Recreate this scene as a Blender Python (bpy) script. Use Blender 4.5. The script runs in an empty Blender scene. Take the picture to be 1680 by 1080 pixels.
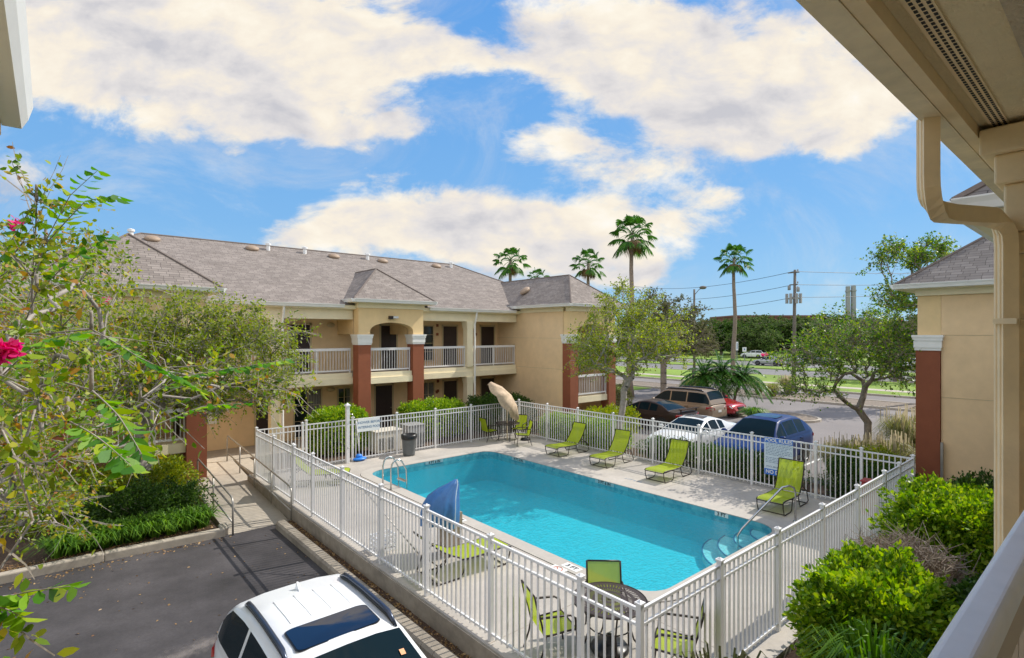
import bpy, bmesh, math, random
import numpy as np
from mathutils import Vector, Matrix
R=math.radians; PI=math.pi
random.seed(7); rng=np.random.default_rng(7)
scene=bpy.context.scene; COL=scene.collection
# ------------------------------------------------------------------ camera
H=4.55
cam=bpy.data.cameras.new('camera'); co=bpy.data.objects.new('camera',cam); COL.objects.link(co)
co.location=(0,0,H); co.rotation_euler=(R(90),0,R(-40.65)); cam.lens=883/1680*36; cam.sensor_width=36
cam.shift_y=7/1680; cam.clip_start=.05; cam.clip_end=5000; scene.camera=co
BX=Vector((.7587,-.6515,0)); FX=Vector((.6515,.7587,0))
def at(u,d,z):            # ground position by bearing and distance from the viewpoint
    p=BX*((u-840)/883*d)+FX*d; return Vector((p.x,p.y,z))
def gp(u,v,z): return at(u,883*(H-z)/(v-547),z)
# ------------------------------------------------------------------ materials
MATS={}
def mat(name,col=(.5,.5,.5),rough=.6,metal=0.,var=.0,vscale=4.,bump=0.,bscale=40.,spec=.5,var2=0.,v2scale=.6,dark=None,coat=0.):
    m=bpy.data.materials.new(name); m.use_nodes=True; nt=m.node_tree; b=nt.nodes['Principled BSDF']
    b.inputs['Base Color'].default_value=(*col,1); b.inputs['Roughness'].default_value=rough; b.inputs['Metallic'].default_value=metal
    b.inputs['Specular IOR Level'].default_value=spec
    if coat: b.inputs['Coat Weight'].default_value=coat; b.inputs['Coat Roughness'].default_value=.03
    N=nt.nodes.new; Lk=nt.links.new
    tc=N('ShaderNodeTexCoord')
    if var or var2:
        src=None
        for amt,sc in ((var,vscale),(var2,v2scale)):
            if not amt: continue
            n=N('ShaderNodeTexNoise'); n.inputs['Scale'].default_value=sc; n.inputs['Detail'].default_value=6; n.inputs['Roughness'].default_value=.6
            Lk(tc.outputs['Object'],n.inputs['Vector'])
            mp=N('ShaderNodeMapRange'); mp.inputs[1].default_value=.3; mp.inputs[2].default_value=.7; mp.inputs[3].default_value=1-amt; mp.inputs[4].default_value=1+amt
            Lk(n.outputs[0],mp.inputs[0])
            if src is None: src=mp.outputs[0]
            else:
                mm=N('ShaderNodeMath'); mm.operation='MULTIPLY'; Lk(src,mm.inputs[0]); Lk(mp.outputs[0],mm.inputs[1]); src=mm.outputs[0]
        mx=N('ShaderNodeMix'); mx.data_type='RGBA'; mx.blend_type='MULTIPLY'; mx.inputs[0].default_value=1
        mx.inputs[6].default_value=(*col,1); Lk(src,mx.inputs[7]); Lk(mx.outputs[2],b.inputs['Base Color'])
    if bump:
        n=N('ShaderNodeTexNoise'); n.inputs['Scale'].default_value=bscale; n.inputs['Detail'].default_value=5
        Lk(tc.outputs['Object'],n.inputs['Vector'])
        bp=N('ShaderNodeBump'); bp.inputs['Strength'].default_value=bump; bp.inputs['Distance'].default_value=.02
        Lk(n.outputs[0],bp.inputs['Height']); Lk(bp.outputs[0],b.inputs['Normal'])
    MATS[name]=m; return m
def leafmat(name,cols,rough=.45,trans=.35):
    """leaf colour picked per leaf from a short list"""
    m=bpy.data.materials.new(name); m.use_nodes=True; nt=m.node_tree; b=nt.nodes['Principled BSDF']; N=nt.nodes.new; Lk=nt.links.new
    rough=.75 if name in ('leaf_oak','leaf_dusty','leaf_dark') else rough
    g=N('ShaderNodeNewGeometry'); cr=N('ShaderNodeValToRGB'); cr.color_ramp.interpolation='LINEAR'
    el=cr.color_ramp.elements; n=len(cols)
    while len(el)<n: el.new(.5)
    for i,c in enumerate(cols): el[i].position=i/(n-1); el[i].color=(*c,1)
    Lk(g.outputs['Random Per Island'],cr.inputs[0]); Lk(cr.outputs[0],b.inputs['Base Color'])
    b.inputs['Roughness'].default_value=rough; b.inputs['Specular IOR Level'].default_value=.12 if rough>.7 else .35
    t=N('ShaderNodeBsdfTranslucent'); h=N('ShaderNodeHueSaturation'); h.inputs['Value'].default_value=1.7; h.inputs['Saturation'].default_value=1.1
    Lk(cr.outputs[0],h.inputs['Color']); Lk(h.outputs[0],t.inputs[0])
    ms=N('ShaderNodeMixShader'); ms.inputs[0].default_value=trans
    Lk(b.outputs[0],ms.inputs[1]); Lk(t.outputs[0],ms.inputs[2]); Lk(ms.outputs[0],nt.nodes['Material Output'].inputs[0])
    MATS[name]=m; return m
def shingle(name,c1,c2):
    m=bpy.data.materials.new(name); m.use_nodes=True; nt=m.node_tree; b=nt.nodes['Principled BSDF']; N=nt.nodes.new; Lk=nt.links.new
    uv=N('ShaderNodeUVMap'); br=N('ShaderNodeTexBrick'); br.inputs['Scale'].default_value=1; br.inputs['Brick Width'].default_value=.26; br.inputs['Row Height'].default_value=.125
    br.inputs['Mortar Size'].default_value=.006; br.inputs['Color1'].default_value=(*c1,1); br.inputs['Color2'].default_value=(*c2,1); br.inputs['Mortar'].default_value=(c1[0]*.4,c1[1]*.4,c1[2]*.4,1)
    br.inputs['Bias'].default_value=-.1; br.offset=.37; br.squash=1.3; br.squash_frequency=3
    Lk(uv.outputs[0],br.inputs['Vector'])
    n=N('ShaderNodeTexNoise'); n.inputs['Scale'].default_value=1.2; n.inputs['Detail'].default_value=8; n.inputs['Roughness'].default_value=.7; Lk(uv.outputs[0],n.inputs['Vector'])
    mp=N('ShaderNodeMapRange'); mp.inputs[1].default_value=.3; mp.inputs[2].default_value=.7; mp.inputs[3].default_value=.86; mp.inputs[4].default_value=1.14; Lk(n.outputs[0],mp.inputs[0])
    mx=N('ShaderNodeMix'); mx.data_type='RGBA'; mx.blend_type='MULTIPLY'; mx.inputs[0].default_value=1; Lk(br.outputs[0],mx.inputs[6]); Lk(mp.outputs[0],mx.inputs[7])
    Lk(mx.outputs[2],b.inputs['Base Color']); b.inputs['Roughness'].default_value=.9; b.inputs['Specular IOR Level'].default_value=.2
    bp=N('ShaderNodeBump'); bp.inputs['Strength'].default_value=.6; bp.inputs['Distance'].default_value=.02; Lk(br.outputs['Fac'],bp.inputs['Height']); bp.invert=True; Lk(bp.outputs[0],b.inputs['Normal'])
    MATS[name]=m; return m
mat('stucco',(.80,.59,.35),.9,0,.05,3,.25,60,var2=.07,v2scale=.5)
mat('stucco_light',(.78,.58,.31),.9,0,.05,3,.25,60,var2=.06,v2scale=.5)
mat('floor_light',(.82,.72,.54),.7,0,.05,6)
mat('soffit_yellow',(.97,.78,.40),.8,0,.03,5)
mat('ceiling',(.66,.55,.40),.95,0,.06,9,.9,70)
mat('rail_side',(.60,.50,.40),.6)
mat('soffit',(.95,.80,.52),.9,0,.05,9,.6,90,var2=.05,v2scale=1.2)
mat('trim',(.84,.75,.53),.6,0,.05,3)
mat('trim_tan',(.95,.76,.48),.55,0,.08,5,.1,30)
mat('gutter_tan',(.92,.78,.54),.45,0,.12,7)
mat('trim_white',(.80,.80,.77),.5,0,.04,4)
mat('brown',(.27,.085,.04),.85,0,.06,4,.25,60,var2=.08,v2scale=.7)
mat('rail_white',(.74,.735,.74),.4,0,.03,6)
mat('rail_blue',(.92,.90,.93),.35,0,.05,9)
mat('door_dark',(.030,.016,.014),.5,0,.1,6)
mat('frame_tan',(.55,.44,.27),.6)
mat('glass_dark',(.012,.016,.02),.06,0,.2,2)
mat('curtain',(.22,.22,.20),.8,0,.15,14)
mat('interior',(.06,.045,.03),.9)
shingle('shingles',(.215,.185,.168),(.30,.262,.238))
shingle('shingles_dark',(.18,.16,.15),(.26,.235,.22))
mat('ridge_cap',(.16,.13,.115),.9,0,.2,9)
mat('vent_brown',(.33,.24,.17),.6,0,.1,6)
mat('metal_white',(.82,.82,.82),.35)
mat('deck',(.415,.38,.34),.85,0,.07,9,.15,120,var2=.17,v2scale=.7)
mat('coping',(.44,.405,.36),.8,0,.06,10,.1,120,var2=.07,v2scale=.8)
mat('concrete',(.43,.38,.315),.9,0,.10,6,.25,80,var2=.15,v2scale=.8)
mat('concrete_dirty',(.30,.26,.21),.9,0,.2,5,.3,60,var2=.25,v2scale=.9)
mat('asphalt_new',(.055,.050,.053),.85,0,.16,26,.2,150,var2=.5,v2scale=.8)
mat('asphalt_old',(.195,.175,.17),.9,0,.08,40,.2,120,var2=.12,v2scale=.2)
mat('street',(.17,.165,.165),.9,0,.06,20,var2=.08,v2scale=.1)
mat('mulch',(.085,.05,.03),.95,0,.5,40,.8,60,var2=.2,v2scale=2)
mat('mulch_grey',(.20,.16,.125),.95,0,.35,8,.6,30)
mat('mulch_red',(.22,.125,.075),.95,0,.4,30,.8,50,var2=.2,v2scale=2)
mat('lawn',(.17,.265,.02),.9,0,.25,8,.3,40,var2=.3,v2scale=.25)
mat('soil_ground',(.13,.15,.05),.95,0,.2,1.,var2=.25,v2scale=.05)
mat('plaster',(.032,.50,.63),.7,0,.05,7,var2=.05,v2scale=.6)
mat('step_plaster',(.40,.68,.72),.7,0,.04,6)
mat('line_blue',(.02,.10,.28),.5)
mat('tile_pale',(.30,.48,.52),.3); mat('tile_white',(.75,.75,.72),.3)
mat('ink',(.01,.01,.012),.6); mat('ink_blue',(.03,.12,.42),.5); mat('ink_grey',(.18,.27,.40),.6)
mat('sign_white',(.62,.72,.80),.45); mat('sign_pale',(.80,.82,.82),.45); mat('sign_blue',(.03,.16,.60),.45); mat('ink_red',(.5,.12,.06),.6)
mat('steel',(.62,.60,.57),.22,1.)
mat('grey_pipe',(.40,.38,.35),.4,.6,.1,6)
mat('bronze',(.035,.024,.020),.4,.3,.1,8)
mat('sling_base',(.36,.56,.008),.6)
mat('blue_cover',(.035,.14,.36),.45,0,.15,5,.3,9)
mat('blue_plastic',(.02,.20,.70),.4)
mat('weathered_wood',(.34,.28,.22),.85,0,.2,10,.3,40)
mat('bin_grey',(.13,.14,.145),.5,0,.1,6); mat('black_plastic',(.012,.012,.013),.35); mat('red_paint',(.32,.03,.03),.4)
mat('canvas',(.50,.38,.26),.85,0,.25,5,.5,6)
mat('ac_white',(.62,.58,.50),.6,0,.06,5); mat('ac_grey',(.30,.30,.31),.5,0,.08,5)
mat('bark',(.27,.225,.185),.9,0,.25,9,.6,25); mat('bark_grey',(.33,.295,.26),.9,0,.25,9,.5,25); mat('palm_bark',(.25,.20,.16),.95,0,.2,6,.6,12); mat('dead_frond',(.20,.13,.06),.9,0,.2,6)
mat('pole_wood',(.16,.14,.125),.9,0,.15,8); mat('pole_concrete',(.33,.34,.35),.8,0,.06,3); mat('wire',(.03,.03,.035),.6)
mat('brick_far',(.22,.10,.07),.9,0,.15,2)
mat('paint_white',(.78,.79,.80),.28,0,coat=.7); mat('paint_blue',(.010,.035,.15),.35,.0,coat=.12,spec=.3); mat('paint_black',(.045,.030,.024),.35,.0,coat=.2,spec=.3)
mat('paint_tan',(.27,.20,.14),.35,.2,coat=.3); mat('paint_red',(.42,.012,.018),.25,.2,coat=.9); mat('paint_silver',(.42,.43,.44),.3,.5,coat=.7); mat('paint_grey',(.12,.13,.14),.3,.5,coat=.7)
mat('car_glass',(.008,.018,.024),.04); MATS['car_glass'].node_tree.nodes['Principled BSDF'].inputs['IOR'].default_value=1.2
for q_ in ('paint_blue','paint_black'): MATS[q_].node_tree.nodes['Principled BSDF'].inputs['IOR'].default_value=1.25
mat('tyre',(.02,.02,.021),.8); mat('rim',(.5,.5,.52),.3,.9); mat('trim_black',(.012,.012,.013),.4)
mat('tail_red',(.38,.012,.012),.15,coat=.8); mat('lamp_clear',(.62,.65,.68),.1,coat=.8); mat('rail_slate',(.055,.07,.11),.25,.5); mat('sunroof_glass',(.004,.010,.03),.02,spec=.8)
mat('plate',(.7,.7,.68),.4); mat('sticker',(.75,.35,.15),.5)
leafmat('leaf_crape',[(.05,.10,.010),(.15,.22,.016),(.24,.32,.018),(.36,.41,.03),(.28,.35,.02),(.13,.19,.014),(.44,.39,.04)],trans=.4)
leafmat('leaf_crape_near',[(.04,.10,.010),(.12,.24,.014),(.30,.40,.02),(.06,.12,.012),(.42,.42,.03),(.22,.31,.02),(.10,.16,.016),(.36,.38,.028),(.15,.27,.014),(.28,.36,.03),(.09,.20,.014),(.40,.38,.03),(.44,.30,.04),(.40,.16,.05)],trans=.4)
leafmat('leaf_spray',[(.035,.13,.010),(.09,.26,.014),(.20,.38,.02),(.33,.42,.03)],trans=.4)
leafmat('leaf_crape_mid',[(.035,.10,.010),(.08,.19,.014),(.17,.29,.018),(.36,.42,.03)],trans=.35)
leafmat('leaf_dark',[(.02,.055,.012),(.045,.095,.016),(.085,.14,.02)],trans=.3)
leafmat('leaf_oak',[(.045,.085,.026),(.085,.135,.035),(.13,.175,.05)],trans=.25)
leafmat('leaf_dusty',[(.07,.085,.035),(.11,.12,.05),(.16,.155,.075)],trans=.25)
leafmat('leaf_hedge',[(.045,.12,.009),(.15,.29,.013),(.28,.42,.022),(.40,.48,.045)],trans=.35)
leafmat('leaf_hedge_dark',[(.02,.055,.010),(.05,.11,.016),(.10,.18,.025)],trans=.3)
leafmat('leaf_gold',[(.10,.17,.012),(.24,.30,.018),(.38,.38,.025)],trans=.35)
leafmat('leaf_palm',[(.03,.10,.014),(.05,.16,.02),(.10,.24,.03)],trans=.25)
leafmat('leaf_grass',[(.17,.20,.045),(.28,.28,.09),(.38,.34,.15)],trans=.35)
leafmat('leaf_lily',[(.03,.085,.010),(.08,.19,.014),(.20,.36,.03)],trans=.3)
leafmat('leaf_plume',[(.38,.33,.22),(.50,.43,.30)],trans=.3)
leafmat('twig_dry',[(.20,.15,.11),(.30,.24,.19),(.38,.32,.26)],trans=.1)
leafmat('petal',[(.62,.015,.16),(.80,.04,.28)],trans=.3)
leafmat('leaf_litter',[(.30,.17,.07),(.42,.28,.12),(.20,.10,.05)],trans=.1)
def tilemat():
    m=mat('pool_tile',(.06,.30,.42),.2); nt=m.node_tree; b=nt.nodes['Principled BSDF']; N=nt.nodes.new; Lk=nt.links.new
    tc=N('ShaderNodeTexCoord'); br=N('ShaderNodeTexVoronoi'); br.inputs['Scale'].default_value=9; br.distance='CHEBYCHEV'; Lk(tc.outputs['Object'],br.inputs['Vector'])
    cr=N('ShaderNodeValToRGB'); cr.color_ramp.elements[0].color=(.05,.26,.36,1); cr.color_ramp.elements[1].color=(.16,.48,.54,1); Lk(br.outputs['Color'],cr.inputs[0]); Lk(cr.outputs[0],b.inputs['Base Color'])
tilemat()
def watermat():
    m=bpy.data.materials.new('water'); m.use_nodes=True; nt=m.node_tree; nt.nodes.remove(nt.nodes['Principled BSDF']); N=nt.nodes.new; Lk=nt.links.new
    tc=N('ShaderNodeTexCoord'); n1=N('ShaderNodeTexNoise'); n1.inputs['Scale'].default_value=11; n1.inputs['Detail'].default_value=4; n1.inputs['Distortion'].default_value=1.0
    n2=N('ShaderNodeTexNoise'); n2.inputs['Scale'].default_value=1.6; Lk(tc.outputs['Object'],n1.inputs['Vector']); Lk(tc.outputs['Object'],n2.inputs['Vector'])
    ad=N('ShaderNodeMath'); ad.operation='MULTIPLY_ADD'; ad.inputs[1].default_value=.5; Lk(n2.outputs[0],ad.inputs[0]); Lk(n1.outputs[0],ad.inputs[2])
    bp=N('ShaderNodeBump'); bp.inputs['Strength'].default_value=.8; bp.inputs['Distance'].default_value=.07; Lk(ad.outputs[0],bp.inputs['Height'])
    tr=N('ShaderNodeBsdfTransparent'); tr.inputs[0].default_value=(.68,.985,.99,1)
    rf=N('ShaderNodeBsdfRefraction'); rf.inputs['IOR'].default_value=1.33; rf.inputs['Color'].default_value=(.68,.985,.99,1); rf.inputs['Roughness'].default_value=.0; Lk(bp.outputs[0],rf.inputs['Normal'])
    m0=N('ShaderNodeMixShader'); m0.inputs[0].default_value=.16; Lk(tr.outputs[0],m0.inputs[1]); Lk(rf.outputs[0],m0.inputs[2])
    gl=N('ShaderNodeBsdfGlossy'); gl.inputs['Roughness'].default_value=.03; Lk(bp.outputs[0],gl.inputs['Normal'])
    fr=N('ShaderNodeFresnel'); fr.inputs['IOR'].default_value=1.33; Lk(bp.outputs[0],fr.inputs['Normal'])
    ge=N('ShaderNodeNewGeometry'); iv=N('ShaderNodeMath'); iv.operation='SUBTRACT'; iv.inputs[0].default_value=1; Lk(ge.outputs['Backfacing'],iv.inputs[1]); mu=N('ShaderNodeMath'); mu.operation='MULTIPLY'; Lk(iv.outputs[0],mu.inputs[0]); Lk(fr.outputs[0],mu.inputs[1])
    ms=N('ShaderNodeMixShader'); Lk(mu.outputs[0],ms.inputs[0]); Lk(m0.outputs[0],ms.inputs[1]); Lk(gl.outputs[0],ms.inputs[2]); Lk(ms.outputs[0],nt.nodes['Material Output'].inputs[0])
    MATS['water']=m
watermat()
def slingmat():
    m=bpy.data.materials.new('sling'); m.use_nodes=True; nt=m.node_tree; b=nt.nodes['Principled BSDF']; N=nt.nodes.new; Lk=nt.links.new
    b.inputs['Roughness'].default_value=.6; tc=N('ShaderNodeTexCoord'); n=N('ShaderNodeTexNoise'); n.inputs['Scale'].default_value=5; Lk(tc.outputs['Object'],n.inputs['Vector'])
    cr=N('ShaderNodeValToRGB'); cr.color_ramp.elements[0].color=(.36,.47,.004,1); cr.color_ramp.elements[1].color=(.48,.60,.008,1); Lk(n.outputs[0],cr.inputs[0]); Lk(cr.outputs[0],b.inputs['Base Color'])
    t=N('ShaderNodeBsdfTranslucent'); Lk(cr.outputs[0],t.inputs[0]); ms=N('ShaderNodeMixShader'); ms.inputs[0].default_value=.4; Lk(b.outputs[0],ms.inputs[1]); Lk(t.outputs[0],ms.inputs[2])
    tp=N('ShaderNodeBsdfTransparent'); m2=N('ShaderNodeMixShader'); m2.inputs[0].default_value=.10; Lk(ms.outputs[0],m2.inputs[1]); Lk(tp.outputs[0],m2.inputs[2]); Lk(m2.outputs[0],nt.nodes['Material Output'].inputs[0])
    MATS['sling']=m
slingmat()
def tabletopmat():
    """bronze sheet pierced by radial slots: holes are real openings in the sheet"""
    m=mat('pierced_metal',(.15,.12,.115),.45,.3); nt=m.node_tree; b=nt.nodes['Principled BSDF']; N=nt.nodes.new; Lk=nt.links.new
    tc=N('ShaderNodeTexCoord'); sp=N('ShaderNodeSeparateXYZ'); Lk(tc.outputs['Object'],sp.inputs[0])
    def M(op,a,bb=None):
        n=N('ShaderNodeMath'); n.operation=op
        for i,x in enumerate((a,bb)):
            if x is None: continue
            if isinstance(x,(int,float)): n.inputs[i].default_value=x
            else: Lk(x,n.inputs[i])
        return n.outputs[0]
    an=M('ARCTAN2',sp.outputs[1],sp.outputs[0]); r=M('SQRT',M('ADD',M('POWER',sp.outputs[0],2),M('POWER',sp.outputs[1],2)))
    s=M('GREATER_THAN',M('SINE',M('MULTIPLY',an,56)),.55); k=M('GREATER_THAN',M('SINE',M('MULTIPLY',r,50)),-.2); rim=M('LESS_THAN',r,.47)
    f=M('MULTIPLY',M('MULTIPLY',s,k),rim)
    t=N('ShaderNodeBsdfTransparent'); ms=N('ShaderNodeMixShader'); Lk(f,ms.inputs[0]); Lk(b.outputs[0],ms.inputs[1]); Lk(t.outputs[0],ms.inputs[2]); Lk(ms.outputs[0],nt.nodes['Material Output'].inputs[0])
tabletopmat()
# ------------------------------------------------------------------ mesh helpers
class MB:
    def __init__(s): s.v=[]; s.f=[]; s.m=[]; s.uv=None
    def add(s,vs,fs,mi=0):
        b=len(s.v); s.v+= [tuple(p) for p in vs]; s.f+=[tuple(b+i for i in f) for f in fs]; s.m+=[mi]*len(fs); return s
    def box(s,x0,x1,y0,y1,z0,z1,mi=0):
        return s.add([(x0,y0,z0),(x1,y0,z0),(x1,y1,z0),(x0,y1,z0),(x0,y0,z1),(x1,y0,z1),(x1,y1,z1),(x0,y1,z1)],
            [(0,3,2,1),(4,5,6,7),(0,1,5,4),(1,2,6,5),(2,3,7,6),(3,0,4,7)],mi)
    def tube(s,pts,r,n=6,mi=0,cap=True):
        pts=[Vector(p) for p in pts]; k=len(pts); rs=r if isinstance(r,(list,tuple)) else [r]*k; vs=[]; fs=[]; pu=None
        for i,p in enumerate(pts):
            t=(pts[min(i+1,k-1)]-pts[max(i-1,0)])
            if t.length<1e-9: t=Vector((0,0,1))
            t.normalize()
            if pu is None:
                a=Vector((0,0,1)) if abs(t.z)<.9 else Vector((1,0,0)); u=t.cross(a).normalized()
            else:
                u=(pu-t*pu.dot(t)); u=u.normalized() if u.length>1e-6 else t.orthogonal().normalized()
            pu=u; w=t.cross(u)
            for j in range(n):
                an=2*PI*j/n; vs.append(p+(u*math.cos(an)+w*math.sin(an))*rs[i])
        for i in range(k-1):
            for j in range(n):
                a=i*n+j; b=i*n+(j+1)%n; fs.append((a,b,b+n,a+n))
        if cap: fs.append(tuple(reversed(range(n)))); fs.append(tuple((k-1)*n+j for j in range(n)))
        return s.add(vs,fs,mi)
    def lathe(s,prof,c=(0,0,0),n=20,mi=0,axis='z'):
        vs=[];fs=[];k=len(prof)
        for r,z in prof:
            for j in range(n):
                a=2*PI*j/n; x,y=r*math.cos(a),r*math.sin(a)
                vs.append((c[0]+x,c[1]+y,c[2]+z) if axis=='z' else (c[0]+x,c[1]+z,c[2]+y))
        for i in range(k-1):
            for j in range(n):
                a=i*n+j;b=i*n+(j+1)%n; fs.append((a,b,b+n,a+n))
        if prof[0][0]>1e-6: fs.append(tuple(reversed(range(n))))
        if prof[-1][0]>1e-6: fs.append(tuple((k-1)*n+j for j in range(n)))
        return s.add(vs,fs,mi)
    def prism(s,poly,fn,mi=0):
        """poly list of 2-D points; fn(p,k) -> 3-D for k=0,1"""
        n=len(poly); vs=[fn(p,0) for p in poly]+[fn(p,1) for p in poly]
        fs=[tuple(range(n)),tuple(reversed(range(n,2*n)))]+[(i,i+n,(i+1)%n+n,(i+1)%n) for i in range(n)]
        return s.add(vs,fs,mi)
    def quad(s,a,b,c,d,mi=0): return s.add([a,b,c,d],[(0,1,2,3)],mi)
    def blob(s,c,r,mi=0,n=10,m=7,jit=0.):
        vs=[];fs=[]
        for i in range(m+1):
            th=PI*i/m
            for j in range(n):
                ph=2*PI*j/n; k=1+random.uniform(-jit,jit)
                vs.append((c[0]+r[0]*k*math.sin(th)*math.cos(ph),c[1]+r[1]*k*math.sin(th)*math.sin(ph),c[2]+r[2]*k*math.cos(th)))
        for i in range(m):
            for j in range(n):
                a=i*n+j;b=i*n+(j+1)%n; fs.append((a,a+n,b+n,b))
        return s.add(vs,fs,mi)
    def build(s,name,mats,parent=None,world=True,smooth=False,bevel=0.,fix=True):
        me=bpy.data.meshes.new(name); me.from_pydata(s.v,[],s.f)
        if isinstance(mats,str): mats=[mats]
        for q in mats: me.materials.append(MATS[q])
        if len(mats)>1: me.polygons.foreach_set('material_index',s.m)
        if fix:
            bm=bmesh.new(); bm.from_mesh(me); bmesh.ops.recalc_face_normals(bm,faces=bm.faces); bm.to_mesh(me); bm.free()
        if smooth: me.polygons.foreach_set('use_smooth',[True]*len(me.polygons))
        me.update(); return link(name,me,parent,world,bevel)
def link(name,me,parent=None,world=True,bevel=0.):
    o=bpy.data.objects.new(name,me); COL.objects.link(o)
    if parent is not None:
        o.parent=parent
        if world:
            q=parent; off=Vector((0,0,0))
            while q is not None: off+=q.location; q=q.parent
            o.location=-off
    if bevel:
        b=o.modifiers.new('bevel','BEVEL'); b.width=bevel; b.segments=2; b.limit_method='ANGLE'; b.angle_limit=R(40)
    return o
def tag(o,label=None,cat=None,group=None,kind=None):
    if label: o['label']=label
    if cat: o['category']=cat
    if group: o['group']=group
    if kind: o['kind']=kind
    return o
def thing(name,label,cat,loc=(0,0,0),rz=0.,group=None):
    o=bpy.data.objects.new(name,None); COL.objects.link(o); o.location=loc; o.rotation_euler=(0,0,rz); o.empty_display_size=.2
    return tag(o,label,cat,group)
def structure(o): o['kind']='structure'; return o
def copy_tree(o,parent=None):
    c=o.copy(); COL.objects.link(c)
    if parent is not None: c.parent=parent
    for ch in list(o.children): copy_tree(ch,c)
    return c
def relabel(o,label):
    o['label']=label; return o
def text(string,size,name,mat_,parent,origin,xdir,ydir,world=True,bold=0.,align='CENTER',depth=.0):
    cu=bpy.data.curves.new('t','FONT'); cu.body=string; cu.size=size; cu.align_x=align; cu.align_y='CENTER'; cu.offset=bold; cu.extrude=max(depth,.0006); cu.resolution_u=3
    t=bpy.data.objects.new('t',cu); COL.objects.link(t); dg=bpy.context.evaluated_depsgraph_get(); dg.update()
    me=bpy.data.meshes.new_from_object(t.evaluated_get(dg)); bpy.data.objects.remove(t)
    x=Vector(xdir).normalized(); y=Vector(ydir).normalized(); z=x.cross(y); M=Matrix((x,y,z)).transposed().to_4x4(); M.translation=Vector(origin); me.transform(M)
    me.materials.clear(); me.materials.append(MATS[mat_]); me.name=name
    return link(name,me,parent,world)
def fast_mesh(name,verts,nper,mats,parent=None,world=True,matidx=None):
    """verts (n*nper,3): n separate polygons of nper corners"""
    n=len(verts)//nper; me=bpy.data.meshes.new(name); me.vertices.add(n*nper); me.vertices.foreach_set('co',np.ascontiguousarray(verts,dtype=np.float32).ravel())
    me.loops.add(n*nper); me.loops.foreach_set('vertex_index',np.arange(n*nper,dtype=np.int32)); me.polygons.add(n)
    me.polygons.foreach_set('loop_start',np.arange(0,n*nper,nper,dtype=np.int32)); me.polygons.foreach_set('loop_total',np.full(n,nper,dtype=np.int32))
    for q in ([mats] if isinstance(mats,str) else mats): me.materials.append(MATS[q])
    if matidx is not None: me.polygons.foreach_set('material_index',matidx.astype(np.int32))
    me.update(calc_edges=True); me.validate(); return link(name,me,parent,world)
def unit(a): return a/np.maximum(np.linalg.norm(a,axis=1,keepdims=True),1e-9)
def leaves(pos,dirs,length,width,droop=.25,jit=.5,updir=None):
    """folded six-corner leaf outlines"""
    n=len(pos); L=length*rng.uniform(.65,1.25,(n,1)); W=width*rng.uniform(.7,1.2,(n,1))
    d=unit(dirs+rng.normal(0,jit,(n,3))-np.array([0,0,droop])); s=rng.normal(0,1,(n,3)) if updir is None else np.cross(d,updir+rng.normal(0,.5,(n,3)))
    s=unit(np.cross(d,np.cross(s,d))+1e-6); nn=unit(np.cross(d,s)); b=L*.12
    P=[pos,pos+d*L*.33+s*W*.5+nn*b,pos+d*L*.7+s*W*.4+nn*b*.8,pos+d*L,pos+d*L*.7-s*W*.4+nn*b*.8,pos+d*L*.33-s*W*.5+nn*b]
    return np.stack(P,1).reshape(-1,3)
# ================================================================== SETTING
def sheet(name,x0,x1,y0,y1,z,m,thick=.3):
    o=MB().box(x0,x1,y0,y1,z-thick,z).build(name,m); return structure(o)

sheet('driveway',-40,4.42,-12,14.62,-.40,'asphalt_new',.06)
sheet('driveway',-40,-3.2,14.62,19,-.404,'asphalt_new',.05)
sheet('planting_bed',-3.0,3.15,14.82,21,-.24,'mulch',.2)
sheet('planting_strip',4.62,4.80,3.6,14.4,-.33,'mulch',.1)
sheet('front_planting_bed',4.4,16.4,.9,3.28,-.06,'mulch_red',.4)
sheet('walkway',-3,19,-1.5,.85,-.03,'concrete',.3)  # pale paving added out of view to bounce light up onto the near eave
sheet('back_planting_bed',5.6,18.9,18.66,21.45,-.03,'mulch',.35)
sheet('side_planting_bed',16.42,18.0,3.5,21,-.10,'mulch',.32)
sheet('parking_lot',18.0,40.4,-60,90,-.30,'asphalt_old',.15)
sheet('lawn',24.9,40.2,28,60,-.27,'lawn',.1)
sheet('pavement',22.6,24.7,22.5,60,-.20,'concrete',.2)
sheet('median_bed',40.55,44.0,9.5,70,-.20,'mulch_grey',.2)
sheet('service_lane',44.15,48.6,-60,120,-.30,'asphalt_old',.15)
sheet('lawn',48.8,63,-120,160,-.25,'lawn',.2)
sheet('pavement',52.4,53.9,-120,160,-.235,'concrete',.02)
sheet('street',63.2,93,-400,400,-.36,'street',.1)
sheet('lawn',93.2,150,-400,400,-.25,'lawn',.2)
sheet('lawn',74.5,79.5,-400,400,-.25,'lawn',.15)
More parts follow.
